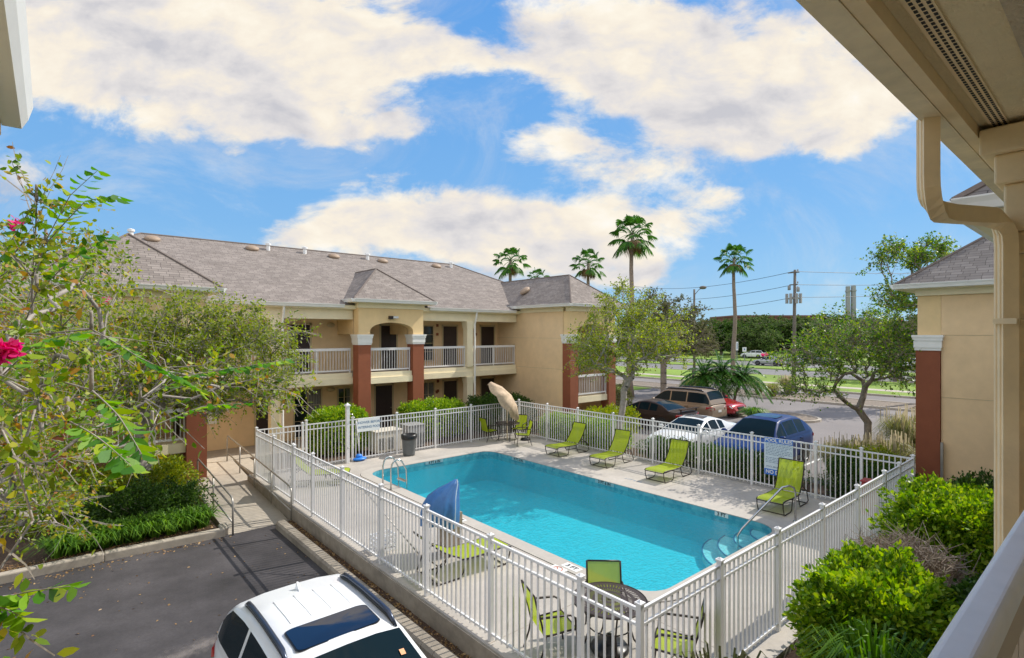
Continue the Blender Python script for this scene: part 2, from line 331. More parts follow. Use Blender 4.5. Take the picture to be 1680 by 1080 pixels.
def stain():
    m=mat('chalk_stain',(.34,.30,.28),.9); nt=m.node_tree; b=nt.nodes['Principled BSDF']; N=nt.nodes.new; Lk=nt.links.new; tc=N('ShaderNodeTexCoord'); n=N('ShaderNodeTexNoise'); n.inputs['Scale'].default_value=5; n.inputs['Detail'].default_value=8; n.inputs['Roughness'].default_value=.75; Lk(tc.outputs['Object'],n.inputs[0])
    u=N('ShaderNodeUVMap'); s=N('ShaderNodeSeparateXYZ'); Lk(u.outputs[0],s.inputs[0]); q=N('ShaderNodeMath'); q.operation='MULTIPLY_ADD'; q.inputs[1].default_value=.55; Lk(s.outputs[1],q.inputs[0]); q.inputs[2].default_value=-.30; a=N('ShaderNodeMath'); a.operation='ADD'; Lk(q.outputs[0],a.inputs[0]); Lk(n.outputs[0],a.inputs[1])
    mp=N('ShaderNodeMapRange'); mp.inputs[1].default_value=.5; mp.inputs[2].default_value=.85; mp.inputs[4].default_value=.55; Lk(a.outputs[0],mp.inputs[0]); t=N('ShaderNodeBsdfTransparent'); x=N('ShaderNodeMixShader'); Lk(mp.outputs[0],x.inputs[0]); Lk(t.outputs[0],x.inputs[1]); Lk(b.outputs[0],x.inputs[2]); Lk(x.outputs[0],nt.nodes['Material Output'].inputs[0])
stain()
pts=[gp(u,v,-.396) for u,v in ((230,1100),(330,1060),(440,1020),(520,985),(575,955))]; me=bpy.data.meshes.new('driveway_stain'); vv=[];ff=[];uv=[]
for i,p in enumerate(pts):
    t=(pts[min(i+1,4)]-pts[max(i-1,0)]).normalized(); n=Vector((-t.y,t.x,0)); vv+=[p-n*.5,p,p+n*.5]
for i in range(4): ff+=[(3*i,3*i+1,3*i+4,3*i+3),(3*i+1,3*i+2,3*i+5,3*i+4)]
me.from_pydata([tuple(v) for v in vv],[],ff); l=me.uv_layers.new(name='UVMap')
for li,lp in enumerate(me.loops): l.data[li].uv=(0,1 if lp.vertex_index%3==1 else 0)
me.materials.append(MATS['chalk_stain']); structure(link('driveway_stain',me))
# parking bay paint
mk=MB()
for y in (8.0,10.7,13.3): mk.box(18.2,23.0,y-.05,y+.05,-.299,-.296)
structure(mk.build('bay_markings','trim_white'))
def kerb(name,pts,w=.16,z0=-.5,z1=-.2,m='concrete'):
    mb=MB()
    for a,b in zip(pts[:-1],pts[1:]):
        a=Vector(a);b=Vector(b);t=(b-a).normalized();n=Vector((-t.y,t.x))*w/2
        mb.prism([a-n,b-n,b+n,a+n],lambda p,k:(p[0],p[1],z1 if k else z0))
    return structure(mb.build(name,m,bevel=.03))
kerb('kerb',[(-3.1,22),(-3.1,15.9),(-2.7,15.1),(-2.0,14.72),(.9,14.72),(3.25,14.6),(3.28,15.0)],.2,-.5,-.22)
kerb('kerb',[(40.48,-10),(40.48,9.0),(40.48,70)],.16,-.5,-.15)
kerb('kerb',[(44.08,9.5),(44.08,70)],.16,-.5,-.15); kerb('kerb',[(48.7,-60),(48.7,120)],.2,-.5,-.15); kerb('kerb',[(63.1,-300),(63.1,300)],.2,-.5,-.2)
# island at the end of the bays
isl=[(28.9+1.6*math.cos(a)*(1.0),12.2+2.3*math.sin(a)) for a in np.linspace(0,2*PI,25)[:-1]]
isl=[(31.9+1.7*math.cos(a),13.9+2.4*math.sin(a)) for a in np.linspace(0,2*PI,25)[:-1]]
structure(MB().prism(isl,lambda p,k:(p[0],p[1],-.17 if k else -.5)).build('traffic_island','mulch_grey'))
structure(MB().prism([(31.9+(x-31.9)*1.1,13.9+(y-13.9)*1.07) for x,y in isl],lambda p,k:(p[0],p[1],-.18 if k else -.5)).build('kerb','concrete'))
# ------------------------------------------------------------------ pool deck and pool
PX0,PX1,PY0,PY1=7.85,12.94,5.45,16.45; DX0,DX1,DY0,DY1=4.84,16.30,3.32,18.62
def rrect(x0,x1,y0,y1,r,n=8):
    P=[]
    for cx,cy,a0 in ((x1-r,y1-r,0),(x0+r,y1-r,90),(x0+r,y0+r,180),(x1-r,y0+r,270)):
        for i in range(n+1): a=R(a0+90*i/n); P.append((cx+r*math.cos(a),cy+r*math.sin(a)))
    return P
def ringplate(name,outer,inner,z0,z1,m):
    """flat plate with a hole"""
    bm=bmesh.new()
    for z in (z0,z1):
        lo=[bm.verts.new((x,y,z)) for x,y in outer]; li=[bm.verts.new((x,y,z)) for x,y in inner]
        ed=[bm.edges.new((l[i],l[(i+1)%len(l)])) for l in (lo,li) for i in range(len(l))]
        bmesh.ops.triangle_fill(bm,edges=ed,use_beauty=True,use_dissolve=False)
        if z==z0: A,B=lo,li
        else:
            for p,q in ((A,lo),(B,li)):
                for i in range(len(p)): bm.faces.new((p[i],p[(i+1)%len(p)],q[(i+1)%len(p)],q[i]))
    bmesh.ops.recalc_face_normals(bm,faces=bm.faces); me=bpy.data.meshes.new(name); bm.to_mesh(me); bm.free(); me.materials.append(MATS[m]); return link(name,me)
pr=rrect(PX0,PX1,PY0,PY1,.55); prs=rrect(PX0+.006,PX1-.006,PY0+.006,PY1-.006,.545); cop=rrect(PX0-.36,PX1+.36,PY0-.36,PY1+.36,.85)
structure(ringplate('ground',[(-1500,-1500),(1500,-1500),(1500,1500),(-1500,1500)],cop,-.9,-.47,'soil_ground'))
structure(ringplate('pool_deck',[(DX0,DY0),(DX1,DY0),(DX1,DY1),(DX0,DY1)],cop,-.5,0.,'deck'))
structure(ringplate('pool_coping',[(PX0+(x-PX0),y) for x,y in rrect(PX0-.345,PX1+.345,PY0-.345,PY1+.345,.84)],pr,-.035,.012,'coping'))
j=MB()                                   # dark joint round the coping and saw cuts in the deck
for x in (PX0-.9,PX1+1.0): pass
for y in (6.2,9.1,12.0,14.9): j.box(DX0+.02,PX0-.37,y-.006,y+.006,-.01,.002).box(PX1+.37,DX1-.02,y-.006,y+.006,-.01,.002)
for x in (7.3,10.3,13.3): j.box(x-.006,x+.006,DY0+.02,PY0-.37,-.01,.002).box(x-.006,x+.006,PY1+.37,DY1-.02,-.01,.002)
structure(j.build('deck_joints','concrete_dirty'))
# shell: tile band, walls, floor sloping from shallow to deep, rounded corner steps
sh=MB(); k=len(pr)
fl=lambda y:-.92-.18*max(0,min(1,(y-8)/7))
vs=[(x,y,z) for z in (-.004,-.26) for x,y in prs]; sh.add(vs,[(i,(i+1)%k,(i+1)%k+k,i+k) for i in range(k)],1)
vs=[(x,y,-.26) for x,y in prs]+[(x,y,fl(y)) for x,y in prs]; sh.add(vs,[(i,(i+1)%k,(i+1)%k+k,i+k) for i in range(k)],0)
sh.add([(x,y,fl(y)) for x,y in prs]+[(10.4,8,fl(8)),(10.4,15,fl(15))],[(i,(i+1)%k,k+(1 if prs[i][1]>11 else 0)) for i in range(k)]+[(18,k,k+1),(0,k+1,k)],0)
shell=structure(sh.build('pool_shell',['plaster','pool_tile'],fix=False))
st=MB(); nose=MB()
for i,(r,z) in enumerate(((.62,-.20),(.98,-.38),(1.34,-.56),(1.70,-.74))):
    arc=[(PX1-.02,PY0+.02)]+[(PX1-.02-r*math.cos(R(a)),PY0+.02+r*math.sin(R(a))) for a in range(0,91,6)]
    st.prism(arc,lambda p,q:(p[0],p[1],z-i*.0004 if q else -1.06))
    nose.tube([(p[0],p[1],z+.004) for p in arc[1:]],.018,5)
structure(st.build('pool_steps','step_plaster')); structure(nose.build('step_edges','line_blue'))
w=MB(); w.add([(x,y,-.11) for x,y in prs],[tuple(range(k))]); structure(w.build('pool_water','water',fix=False))
# depth marks
def wallmark(s,y,z=-.057):
    n=.075*len(s)+.06
    o=MB().box(PX1-.016,PX1-.009,y-n/2,y+n/2,z-.05,z+.05).build('depth_tile','tile_white' if s=='3 FT' else 'tile_pale'); structure(o)
    structure(text(s,.125,'depth_mark','ink',None,(PX1-.018,y,z),(0,-1,0),(0,0,1),bold=.004))
wallmark('3 FT',6.9); wallmark('3 FT 6 IN',10.7); wallmark('4 FT 6 IN',14.7)
structure(MB().box(10.08,10.82,PY1-.016,PY1-.009,-.108,-.006).build('depth_tile','tile_pale'))
structure(text('4 FT 6 IN',.125,'depth_mark','ink',None,(10.45,PY1-.018,-.057),(1,0,0),(0,0,1),bold=.004))
def deckmark(s,x,y,sz=.2,no=True):
    n=sz*.62*len(s)
    structure(MB().box(x-.10,x+.10,y-n/2-.02,y+n/2+.02,.001,.017).build('depth_tile','tile_white'))
    structure(text(s,sz,'depth_mark','ink',None,(x,y,.0185),(0,-1,0),(1,0,0),bold=.005))
    if no:
        m=MB().box(x-.40,x-.15,y-.05,y+.3,.001,.0165); structure(m.build('depth_tile','tile_white'))
        m=MB(); m.tube([(x-.275+.10*math.cos(a),y+.12+.10*math.sin(a),.018) for a in np.linspace(0,2*PI,17)],.010,4); m.tube([(x-.345,y+.05,.018),(x-.205,y+.19,.018)],.010,4)
        structure(m.build('no_diving_mark','ink_red'))
p=gp(938,932,0); deckmark('3 FT',p.x,p.y,.15); p=gp(754,853,0); deckmark('4 FT',p.x,p.y,.14)
p=gp(1008,797,0); structure(text('3 FT 6 IN',.16,'depth_mark','ink_grey',None,(p.x+.9,p.y,.003),(0,-1,0),(1,0,0)))
# retaining kerb on the left of the deck, wheel stop kerb beside the driveway
structure(MB().box(4.80,4.838,3.3,18.6,-.5,-.012).build('deck_edge','concrete_dirty'))
bl=MB()
for i in range(36):
    y=14.25-i*.335
    bl.prism([(4.34,-.46),(4.34,-.27),(4.38,-.225),(4.54,-.215),(4.60,-.26),(4.60,-.46)],lambda p,q,y=y:(p[0],y-(.325 if q else 0),p[1]))
structure(bl.build('kerb','concrete_dirty'))
# accessible ramp
structure(MB().add([(3.32,14.55,-.396),(4.78,14.55,-.396),(5.0,21.3,-.01),(3.32,21.3,-.01),(3.32,14.55,-.6),(4.78,14.55,-.6),(5.0,21.3,-.6),(3.32,21.3,-.6)],[(0,1,2,3),(0,4,5,1),(1,5,6,2),(2,6,7,3),(3,7,4,0)]).build('ramp','concrete'))
structure(MB().box(3.2,9.2,21.3,23.4,-.5,-.004).build('walkway','concrete')); structure(MB().box(-3,3.2,21.5,23.4,-.5,-.004).build('walkway','concrete')); structure(MB().box(9.2,24,21.5,23.4,-.5,-.006).build('walkway','concrete'))
structure(MB().box(5.05,5.55,18.7,21.25,-.5,-.02).build('walkway','concrete'))
rz=lambda y:-.40+.39*max(0,min(1,(y-14.55)/6.7))
def handrail(name,label,x,ya,yb,np_,group,ends=True):
    t=thing(name,label,'handrail',(x,(ya+yb)/2,rz((ya+yb)/2)),group=group); m=MB(); hh=.92
    top=[(x,ya,rz(ya))]+[(x,ya,rz(ya)+hh-.15),(x,ya+.06,rz(ya)+hh-.03),(x,ya+.2,rz(ya)+hh)]+[(x,y,rz(y)+hh) for y in np.linspace(ya+.4,yb-.1,6)]+[(x,yb,rz(yb)+hh-.1),(x,yb,rz(yb))]
    m.tube(top,.024,7); m.build('top_rail','grey_pipe',t,smooth=True)
    m=MB(); m.tube([(x,ya,rz(ya)+.30),(x,yb,rz(yb)+.30)],.022,6); m.build('lower_rail','grey_pipe',t,smooth=True)
    for y in np.linspace(ya,yb,np_)[1:-1]:
        MB().tube([(x,y,rz(y)-.02),(x,y,rz(y)+hh)],.022,6).build('post','grey_pipe',t,smooth=True)
    return t
handrail('ramp_handrail','long weathered tube handrail along the pool fence side of the ramp',4.80,14.46,21.2,5,'ramp handrails')
handrail('ramp_handrail','short weathered tube handrail beside the leafy bed at the foot of the ramp',3.40,14.46,18.6,3,'ramp handrails')
# ================================================================== POOL FENCE
fence=thing('pool_fence','white picket-bar metal fence running all the way round the pool deck','fence',(10.5,10.9,0))
FH=1.5
def panel(a,b,name='fence_panel'):
    a=Vector(a);b=Vector(b);d=(b-a);L=d.length;t=d/L;n=Vector((-t.y,t.x)); m=MB()
    def bar(s0,s1,z0,z1,w):
        p=[a+t*s0-n*w/2,a+t*s1-n*w/2,a+t*s1+n*w/2,a+t*s0+n*w/2]; m.prism(p,lambda q,k:(q[0],q[1],z1 if k else z0))
    for z0,z1 in ((FH-.035,FH),(FH-.205,FH-.175),(.09,.12)): bar(.03,L-.03,z0,z1,.036)
    k=max(2,int(round(L/.125)))
    for i in range(1,k):
        s=L*i/k; bar(s-.0115,s+.0115,.05,FH-.036,.023)
    return m.build(name,'rail_white',fence)
def fpost(p,h=FH+.05,w=.066):
    x,y=p; m=MB().box(x-w/2,x+w/2,y-w/2,y+w/2,0,h); o=m.build('post','rail_white',fence)
    c=MB().box(x-w/2-.012,x+w/2+.012,y-w/2-.012,y+w/2+.012,h,h+.022); c.add([(x-w/2,y-w/2,h+.022),(x+w/2,y-w/2,h+.022),(x+w/2,y+w/2,h+.022),(x-w/2,y+w/2,h+.022),(x,y,h+.05)],[(0,1,4),(1,2,4),(2,3,4),(3,0,4)]); c.build('post_cap','rail_white',o)
FX0,FX1,FY0,FY1=4.96,16.02,3.60,18.18
runs=[[(FX0,y) for y in (3.60,4.48,6.26,8.05,9.75,11.60,13.38,14.72)],[(FX0,14.72),(FX0,16.45),(FX0,18.18)],
 [(x,FY1) for x in (4.96,6.4,8.15,9.9,11.6,13.35,15.1,16.02)],[(FX1,y) for y in (18.18,16.36,14.62,12.84,11.08,9.33,7.58,5.80,4.70,3.60)],
 [(x,FY0) for x in (16.02,14.85,13.75,12.03,10.24,8.46,6.71,4.96)]]
done=set()
for r_ in runs:
    for a,b in zip(r_[:-1],r_[1:]): panel(a,b,'gate_panel' if a==(FX0,14.72) else 'fence_panel')
    for p in r_:
        if p not in done: done.add(p); fpost(p)
fpost((4.98,14.86)); fpost((6.52,FY1),1.62)
# ================================================================== FURNITURE
def make_lounger(back=58):
    t=thing('sun_lounger','x','sun lounger'); hx,hz=1.12,.36; bl=.82; c,s=math.cos(R(back)),math.sin(R(back)); w=.31
    prof=[(.0,.33),(.06,.365),(.25,.37),(.6,.345),(.95,.345),(hx,hz)]
    m=MB(); n=len(prof)
    vs=[(x,y,z) for x,z in prof for y in (-w,w)]; m.add(vs,[(2*i,2*i+1,2*i+3,2*i+2) for i in range(n-1)]); m.build('seat_sling','sling',t,world=False,smooth=True)
    bp=[(hx+.02+c*bl*q+.05*math.sin(PI*q),hz+.02+s*bl*q-.03*math.sin(PI*q)) for q in (0,.25,.5,.75,1)]
    m=MB(); m.add([(x,y,z) for x,z in bp for y in (-w,w)],[(2*i,2*i+1,2*i+3,2*i+2) for i in range(4)]); m.build('back_sling','sling',t,world=False,smooth=True)
    m=MB()
    for y in (-w-.012,w+.012):
        m.tube([(x,y,z-.012) for x,z in prof],.016,6); m.tube([(x,y,z) for x,z in bp],.016,6)
    for x,z in (prof[0],prof[3],prof[-1]): m.tube([(x,-w,z-.02),(x,w,z-.02)],.013,5)
    m.tube([(bp[-1][0],-w,bp[-1][1]),(bp[-1][0],w,bp[-1][1])],.014,5); m.build('frame','bronze',t,world=False,smooth=True)
    for y in (-w-.01,w+.01):
        m=MB(); m.tube([(.02,y,.33),(.03,y,.2),(.10,y,.03),(.16,y,.014),(.50,y,.014),(.58,y,.05),(.64,y,.32)],.014,6)
        m.tube([(hx-.1,y,.33),(hx-.02,y,.1),(hx+.04,y,.02),(hx+.5,y,.014),(hx+.62,y,.06),(hx+.50,y,.34),(hx+.24,y,.50)],.014,6)
        m.build('leg','bronze',t,world=False,smooth=True)
    for x_,z_ in ((.16,.014),(hx+.5,.014),(hx+.5,.34)): MB().tube([(x_,-w,z_),(x_,w,z_)],.012,5).build('crossbar','bronze',t,world=False,smooth=True)
    return t
def set_t(t,p,rz,label,group): t.location=p; t.rotation_euler=(0,0,R(rz)); t['label']=label; t['group']=group; return t
lg='lime green sun loungers round the pool'
l0=make_lounger()
set_t(l0,(14.05,14.15,.001),0,'lime sun lounger across the pool nearest the tilted umbrella',lg)
set_t(copy_tree(l0),(14.05,11.95,.001),4,'lime sun lounger across the pool, middle of the row of three',lg)
set_t(copy_tree(l0),(14.0,9.65,.001),3,'lime sun lounger across the pool in front of the parked white saloon',lg)
l2=make_lounger(68); p=gp(1262,818,0); set_t(l2,(13.72,6.05,.001),2,'upright lime sun lounger standing under the pool rules sign',lg)
l3=make_lounger(34)
set_t(l3,(6.95,8.42,.001),176,'lime sun lounger close inside the long left fence with its back to the driveway',lg)
l4=make_lounger(50)
set_t(l4,(6.95,15.75,.001),150,'lime sun lounger behind the gate at the far left corner of the deck',lg)
def make_chair():
    t=thing('patio_chair','x','patio chair'); w=.25
    prof=[(.27,.44),(.1,.43),(-.12,.41),(-.22,.415)]; bp=[(-.22,.42),(-.26,.6),(-.32,.8),(-.36,.98)]
    for nm,q in (('seat',prof),('back',bp)):
        m=MB(); m.add([(x,y,z) for x,z in q for y in (-w,w)],[(2*i,2*i+1,2*i+3,2*i+2) for i in range(len(q)-1)]); m.build(nm,'sling',t,world=False,smooth=True)
    m=MB()
    for y in (-w-.012,w+.012): m.tube([(x,y,z) for x,z in prof+bp],.014,6)
    m.tube([(.27,-w,.435),(.27,w,.435)],.013,5); m.tube([(-.36,-w,.98),(-.36,w,.98)],.014,5); m.build('frame','bronze',t,world=False,smooth=True)
    for y in (-w-.03,w+.03):
        MB().tube([(-.29,y,.68),(-.1,y,.67),(.16,y,.655),(.24,y,.60),(.25,y,.45)],.016,6).build('armrest','bronze',t,world=False,smooth=True)
        MB().tube([(.25,y,.46),(.27,y,.22),(.30,y,0)],.013,6).build('leg','bronze',t,world=False,smooth=True)
        MB().tube([(-.2,y,.43),(-.24,y,.22),(-.32,y,0)],.013,6).build('leg','bronze',t,world=False,smooth=True)
    return t
def make_table(r=.53):
    t=thing('patio_table','x','patio table'); m=MB(); m.lathe([(0,.722),(r-.012,.722)],n=48); m.build('tabletop','pierced_metal',t,world=False)
    m=MB(); m.tube([(r*math.cos(a),r*math.sin(a),.715) for a in np.linspace(0,2*PI,41)],.014,6); m.tube([(.025*math.cos(a),.025*math.sin(a),.724) for a in np.linspace(0,2*PI,13)],.006,5); m.build('rim','bronze',t,world=False,smooth=True)
    for i in range(4):
        a=PI/4+i*PI/2; c,s=math.cos(a),math.sin(a)
        MB().tube([(c*.40,s*.40,.71),(c*.34,s*.34,.5),(c*.30,s*.30,.32),(c*.36,s*.36,.12),(c*.46,s*.46,0)],.014,6).build('leg','bronze',t,world=False,smooth=True)
    m=MB(); m.tube([(.31*math.cos(a),.31*math.sin(a),.36) for a in np.linspace(0,2*PI,25)],.010,5); m.build('brace_ring','bronze',t,world=False,smooth=True)
    return t
cg='lime green patio chairs'; tg='round bronze patio tables'
tb=make_table(); TP=at(1000,7.75,.001); set_t(tb,TP,10,'round pierced bronze patio table in the near corner of the fence',tg)
tb2=copy_tree(tb); T2=gp(832,722,.001); set_t(tb2,T2,20,'small dark round patio table beside the tilted umbrella',tg)
ch=make_chair()
cb=at(990,8.45,.001); cf=(Vector((TP.x,TP.y,.001))-cb).normalized(); set_t(ch,cb+cf*.36,math.degrees(math.atan2(cf.y,cf.x)),'lime patio chair with its back to the pool at the near table',cg)
def chair_at(p,face,label):
    c=copy_tree(ch); return set_t(c,p,face,label,cg)
chair_at(gp(905,1072,.001)+Vector((.0,.0,0)),-22,'lime patio chair left of the near table, turned from the fence')
chair_at(gp(1108,1108,.001),118,'lime patio chair right of the near table behind the spiky palm')
chair_at(gp(803,723,.001),-5,'lime patio chair left of the small far table')
chair_at(gp(857,722,.001)+Vector((.1,.35,0)),205,'lime patio chair on the far side of the small far table')
chair_at(gp(851,729,.001)+Vector((.05,-.2,0)),150,'lime patio chair on the pool side of the small far table')
# tilted umbrella with its base, spare base under near table
um=thing('patio_umbrella','closed-in beige canvas umbrella tilted over beside the far table','umbrella',T2)
m=MB(); m.tube([(T2.x,T2.y,.02),(T2.x,T2.y,1.75)],.021,8); m.build('pole','trim_tan',um,smooth=True)
m=MB(); top=Vector((T2.x,T2.y,1.78)); ax=Vector((-.75,-.10,.55)).normalized()   # canopy leans down to the right
cx=Vector((BX.x,BX.y,0))
dn=(cx*.62+Vector((0,0,-.78))).normalized(); nor=(cx*.78*-1+Vector((0,0,-.62))).normalized()*-1
side=dn.cross(nor).normalized(); cc=top+nor*.10
rim=[];N_=48
for i in range(N_):
    a=2*PI*i/N_; rr=1.05*(1-.07*abs(math.cos(4*a))); rim.append(cc+dn*math.cos(a)*rr+side*math.sin(a)*rr*.72-nor*(.22+.09*abs(math.cos(4*a))))
mid=[cc+dn*math.cos(2*PI*i/N_)*.55+side*math.sin(2*PI*i/N_)*.38+nor*(.03-.07*abs(math.cos(8*PI*i/N_))) for i in range(N_)]
vs=rim+mid+[cc+nor*.13]; fs=[(i,(i+1)%N_,N_+(i+1)%N_,N_+i) for i in range(N_)]+[(N_+i,N_+(i+1)%N_,2*N_) for i in range(N_)]
m.add(vs,fs); can=m.build('canopy','canvas',um,smooth=True); sd=can.modifiers.new('thick','SOLIDIFY'); sd.thickness=.012
m=MB(); fr=[]
for i in range(N_): m.quad(rim[i],rim[(i+1)%N_],rim[(i+1)%N_]-nor*.12+dn*.01,rim[i]-nor*.12+dn*.01)
m.build('valance','canvas',can)
m=MB()
for i in range(0,N_,6): m.tube([cc+nor*.07,mid[i]-nor*.02,rim[i]-nor*.01],.008,5)
m.build('rib','trim_tan',um)
def base_stand(name,label,p,g,s=1.):
    t=thing(name,label,'umbrella base',p,group=g); m=MB(); m.lathe([(0,0),(.26*s,0),(.27*s,.03),(.24*s,.075),(.09*s,.10),(.04*s,.12),(.035*s,.22),(0,.22)],(p[0],p[1],p[2]),20); m.build('weight','black_plastic',t,smooth=True)
    MB().tube([(p[0]+.035,p[1],p[2]+.19),(p[0]+.1,p[1],p[2]+.19)],.012,5).build('knob','black_plastic',t); return t
base_stand('umbrella_base','low black umbrella base on the deck right of the far table',gp(862,722,.001),'black umbrella bases',.8)
base_stand('umbrella_base','black umbrella base on the floor under the near table',(TP.x,TP.y,.001),'black umbrella bases',1.05)
# bin
p=gp(671,747,.001); bn=thing('rubbish_bin','grey round rubbish bin with a black liner beside the pool','bin',p)
m=MB(); m.lathe([(0,.0),(.21,0),(.225,.08),(.265,.72),(.28,.73),(.28,.77),(.255,.77),(.25,.70),(.2,.05),(0,.05)],p,24); m.build('body','bin_grey',bn,smooth=True)
m=MB(); pf=[]; m.lathe([(.275,.60),(.292,.66),(.295,.785),(.25,.79),(.235,.60),(0,.55)],p,24); m.build('liner','black_plastic',bn,smooth=True)
# shower post
p=gp(570,760,.001); sp_=thing('shower_post','tall white outdoor shower post at the back pool fence','shower post',p)
m=MB().box(p.x-.06,p.x+.06,p.y-.06,p.y+.06,0,2.0); m.build('post','rail_white',sp_,bevel=.008)
m=MB().box(p.x-.09,p.x+.09,p.y-.09,p.y+.09,2.0,2.04); m.add([(p.x-.075,p.y-.075,2.04),(p.x+.075,p.y-.075,2.04),(p.x+.075,p.y+.075,2.04),(p.x-.075,p.y+.075,2.04),(p.x,p.y,2.12)],[(0,1,4),(1,2,4),(2,3,4),(3,0,4)]); m.build('cap','rail_white',sp_)
m=MB(); m.tube([(p.x+.06,p.y-.02,1.72),(p.x+.16,p.y-.05,1.70),(p.x+.2,p.y-.06,1.62)],.016,6); m.lathe([(.02,0),(.055,-.05),(0,-.05)],(p.x+.2,p.y-.06,1.62),12); m.build('shower_head','steel',sp_,smooth=True)
m=MB(); m.tube([(p.x+.0,p.y-.065,.55),(p.x+.0,p.y-.12,.55)],.022,8); m.build('tap','steel',sp_,smooth=True)
# signs
s1=thing('shower_sign','white sign reading shower before entering pool on the back fence','sign',(8.75,FY1-.04,1.35))
MB().box(8.32,9.18,FY1-.060,FY1-.045,1.02,1.50).build('board','sign_pale',s1,bevel=.004)
text('SHOWER BEFORE',.118,'lettering','ink_grey',s1,(8.75,FY1-.0615,1.345),(1,0,0),(0,0,1),bold=.003); text('ENTERING POOL',.118,'lettering','ink_grey',s1,(8.75,FY1-.0615,1.175),(1,0,0),(0,0,1),bold=.003)
y0=6.78; s2=thing('pool_rules_sign','blue and white pool rules board fixed to the far fence','sign',(FX1-.04,y0,1.0))
MB().box(FX1-.060,FX1-.045,y0-.40,y0+.40,.42,1.50).build('board','sign_white',s2,bevel=.004)
MB().box(FX1-.066,FX1-.0605,y0-.40,y0+.40,1.36,1.50).build('header','sign_blue',s2); MB().box(FX1-.066,FX1-.0605,y0-.40,y0+.40,.42,.59).build('footer','sign_blue',s2)
text('POOL RULES',.135,'lettering','tile_white',s2,(FX1-.0675,y0,1.43),(0,-1,0),(0,0,1),bold=.004)
text('NO DIVING',.145,'lettering','tile_white',s2,(FX1-.0675,y0-.02,.505),(0,-1,0),(0,0,1),bold=.004)
m=MB()
for i in range(13):
    z=1.32-i*.045; wd=.34 if i%3 else .30
    if i in (8,): continue
    x=y0+.36
    while x>y0-.36+(.18 if i%4==3 else 0):
        l=random.uniform(.03,.10); m.box(FX1-.0625,FX1-.0605,max(x-l,y0-.37),x,z,z+.017); x-=l+.02
m.build('small_print','ink_grey',s2)
text('POOL MAXIMUM 24',.065,'lettering','ink_grey',s2,(FX1-.0615,y0+.05,.66),(0,-1,0),(0,0,1),bold=.001)
# pool ladder and step rail
t=thing('pool_ladder','steel grab-rail ladder at the deep end of the pool','pool ladder',(7.7,14.4,0))
for y in (14.12,14.62):
    MB().tube([(7.50,y,0),(7.50,y,.62),(7.54,y,.76),(7.62,y,.84),(7.72,y,.86),(7.84,y,.80),(8.0,y,.52),(8.02,y,.2),(8.02,y,-.75)],.024,8).build('side_rail','steel',t,smooth=True)
for z in (.16,-.12,-.42): MB().box(7.96,8.07,14.12,14.62,z-.015,z+.015).build('tread','steel',t)
a=gp(1305,856,0); b_=gp(1196,886,-.55)
t=thing('step_handrail','curved steel handrail rising out of the pool steps','handrail',a)
b_=Vector((11.98,6.0,0)); MB().tube([(a.x,a.y,0),(a.x,a.y,.70),(a.x-.05,a.y+.02,.82),(a.x-.18,a.y+.06,.885),(a.x-.4,a.y+.14,.87),(b_.x+.30,b_.y-.14,.22),(b_.x+.10,b_.y-.05,.05),(b_.x,b_.y,-.10),(b_.x,b_.y,-.66)],.025,8).build('rail','steel',t,smooth=True)
MB().lathe([(0,0),(.06,0),(.055,.02),(.03,.03)],(a.x,a.y,0),14).build('flange','steel',t)
# pool lift under its blue cover
p=gp(738,908,.001); t=thing('pool_lift','pool access lift on a ribbed grey pedestal beside the pool','pool lift',p)
m=MB()
for i in range(5): m.box(p.x-.20+i*.08,p.x-.125+i*.08,p.y-.17,p.y+.17,0,.86)
m.box(p.x-.19,p.x+.19,p.y-.15,p.y+.15,0,.84); m.build('pedestal','weathered_wood',t)
m=MB(); m.tube([(p.x,p.y,.84),(p.x,p.y,1.3)],.05,8); m.build('mast','bin_grey',t,smooth=True)
c=thing('lift_cover','blue fabric cover peaked over the pool lift','cover',(p.x,p.y,.8))
rings=[]
for z,rx,ry,ox,oy,pl in ((.66,.36,.42,-.20,.10,.10),(.80,.37,.43,-.19,.10,.07),(1.0,.36,.42,-.17,.09,.05),(1.18,.31,.35,-.12,.07,.05),(1.33,.22,.23,-.03,.02,.06),(1.44,.12,.12,.05,-.05,.06),(1.53,.035,.035,.09,-.09,0)):
    rings.append([(p.x+ox+rx*math.cos(a)*(1+pl*math.cos(9*a+.6*math.sin(3*a))),p.y+oy+ry*math.sin(a)*(1+pl*math.cos(9*a+.6*math.sin(3*a))),z+(.03*math.cos(3*a+1) if z<.7 else 0)) for a in np.linspace(0,2*PI,61)[:-1]])
m=MB(); vs=[q for r_ in rings for q in r_]; m.add(vs,[(i*60+j_,i*60+(j_+1)%60,(i+1)*60+(j_+1)%60,(i+1)*60+j_) for i in range(6) for j_ in range(60)]+[tuple(6*60+j_ for j_ in range(60))]); m.build('cloth','blue_cover',c,smooth=True)
m=MB(); m.tube([(x*1.0,y,z+.004) for x,y,z in (rings[i][47] for i in range(7))],.011,4); m.build('seam','sign_white',c)
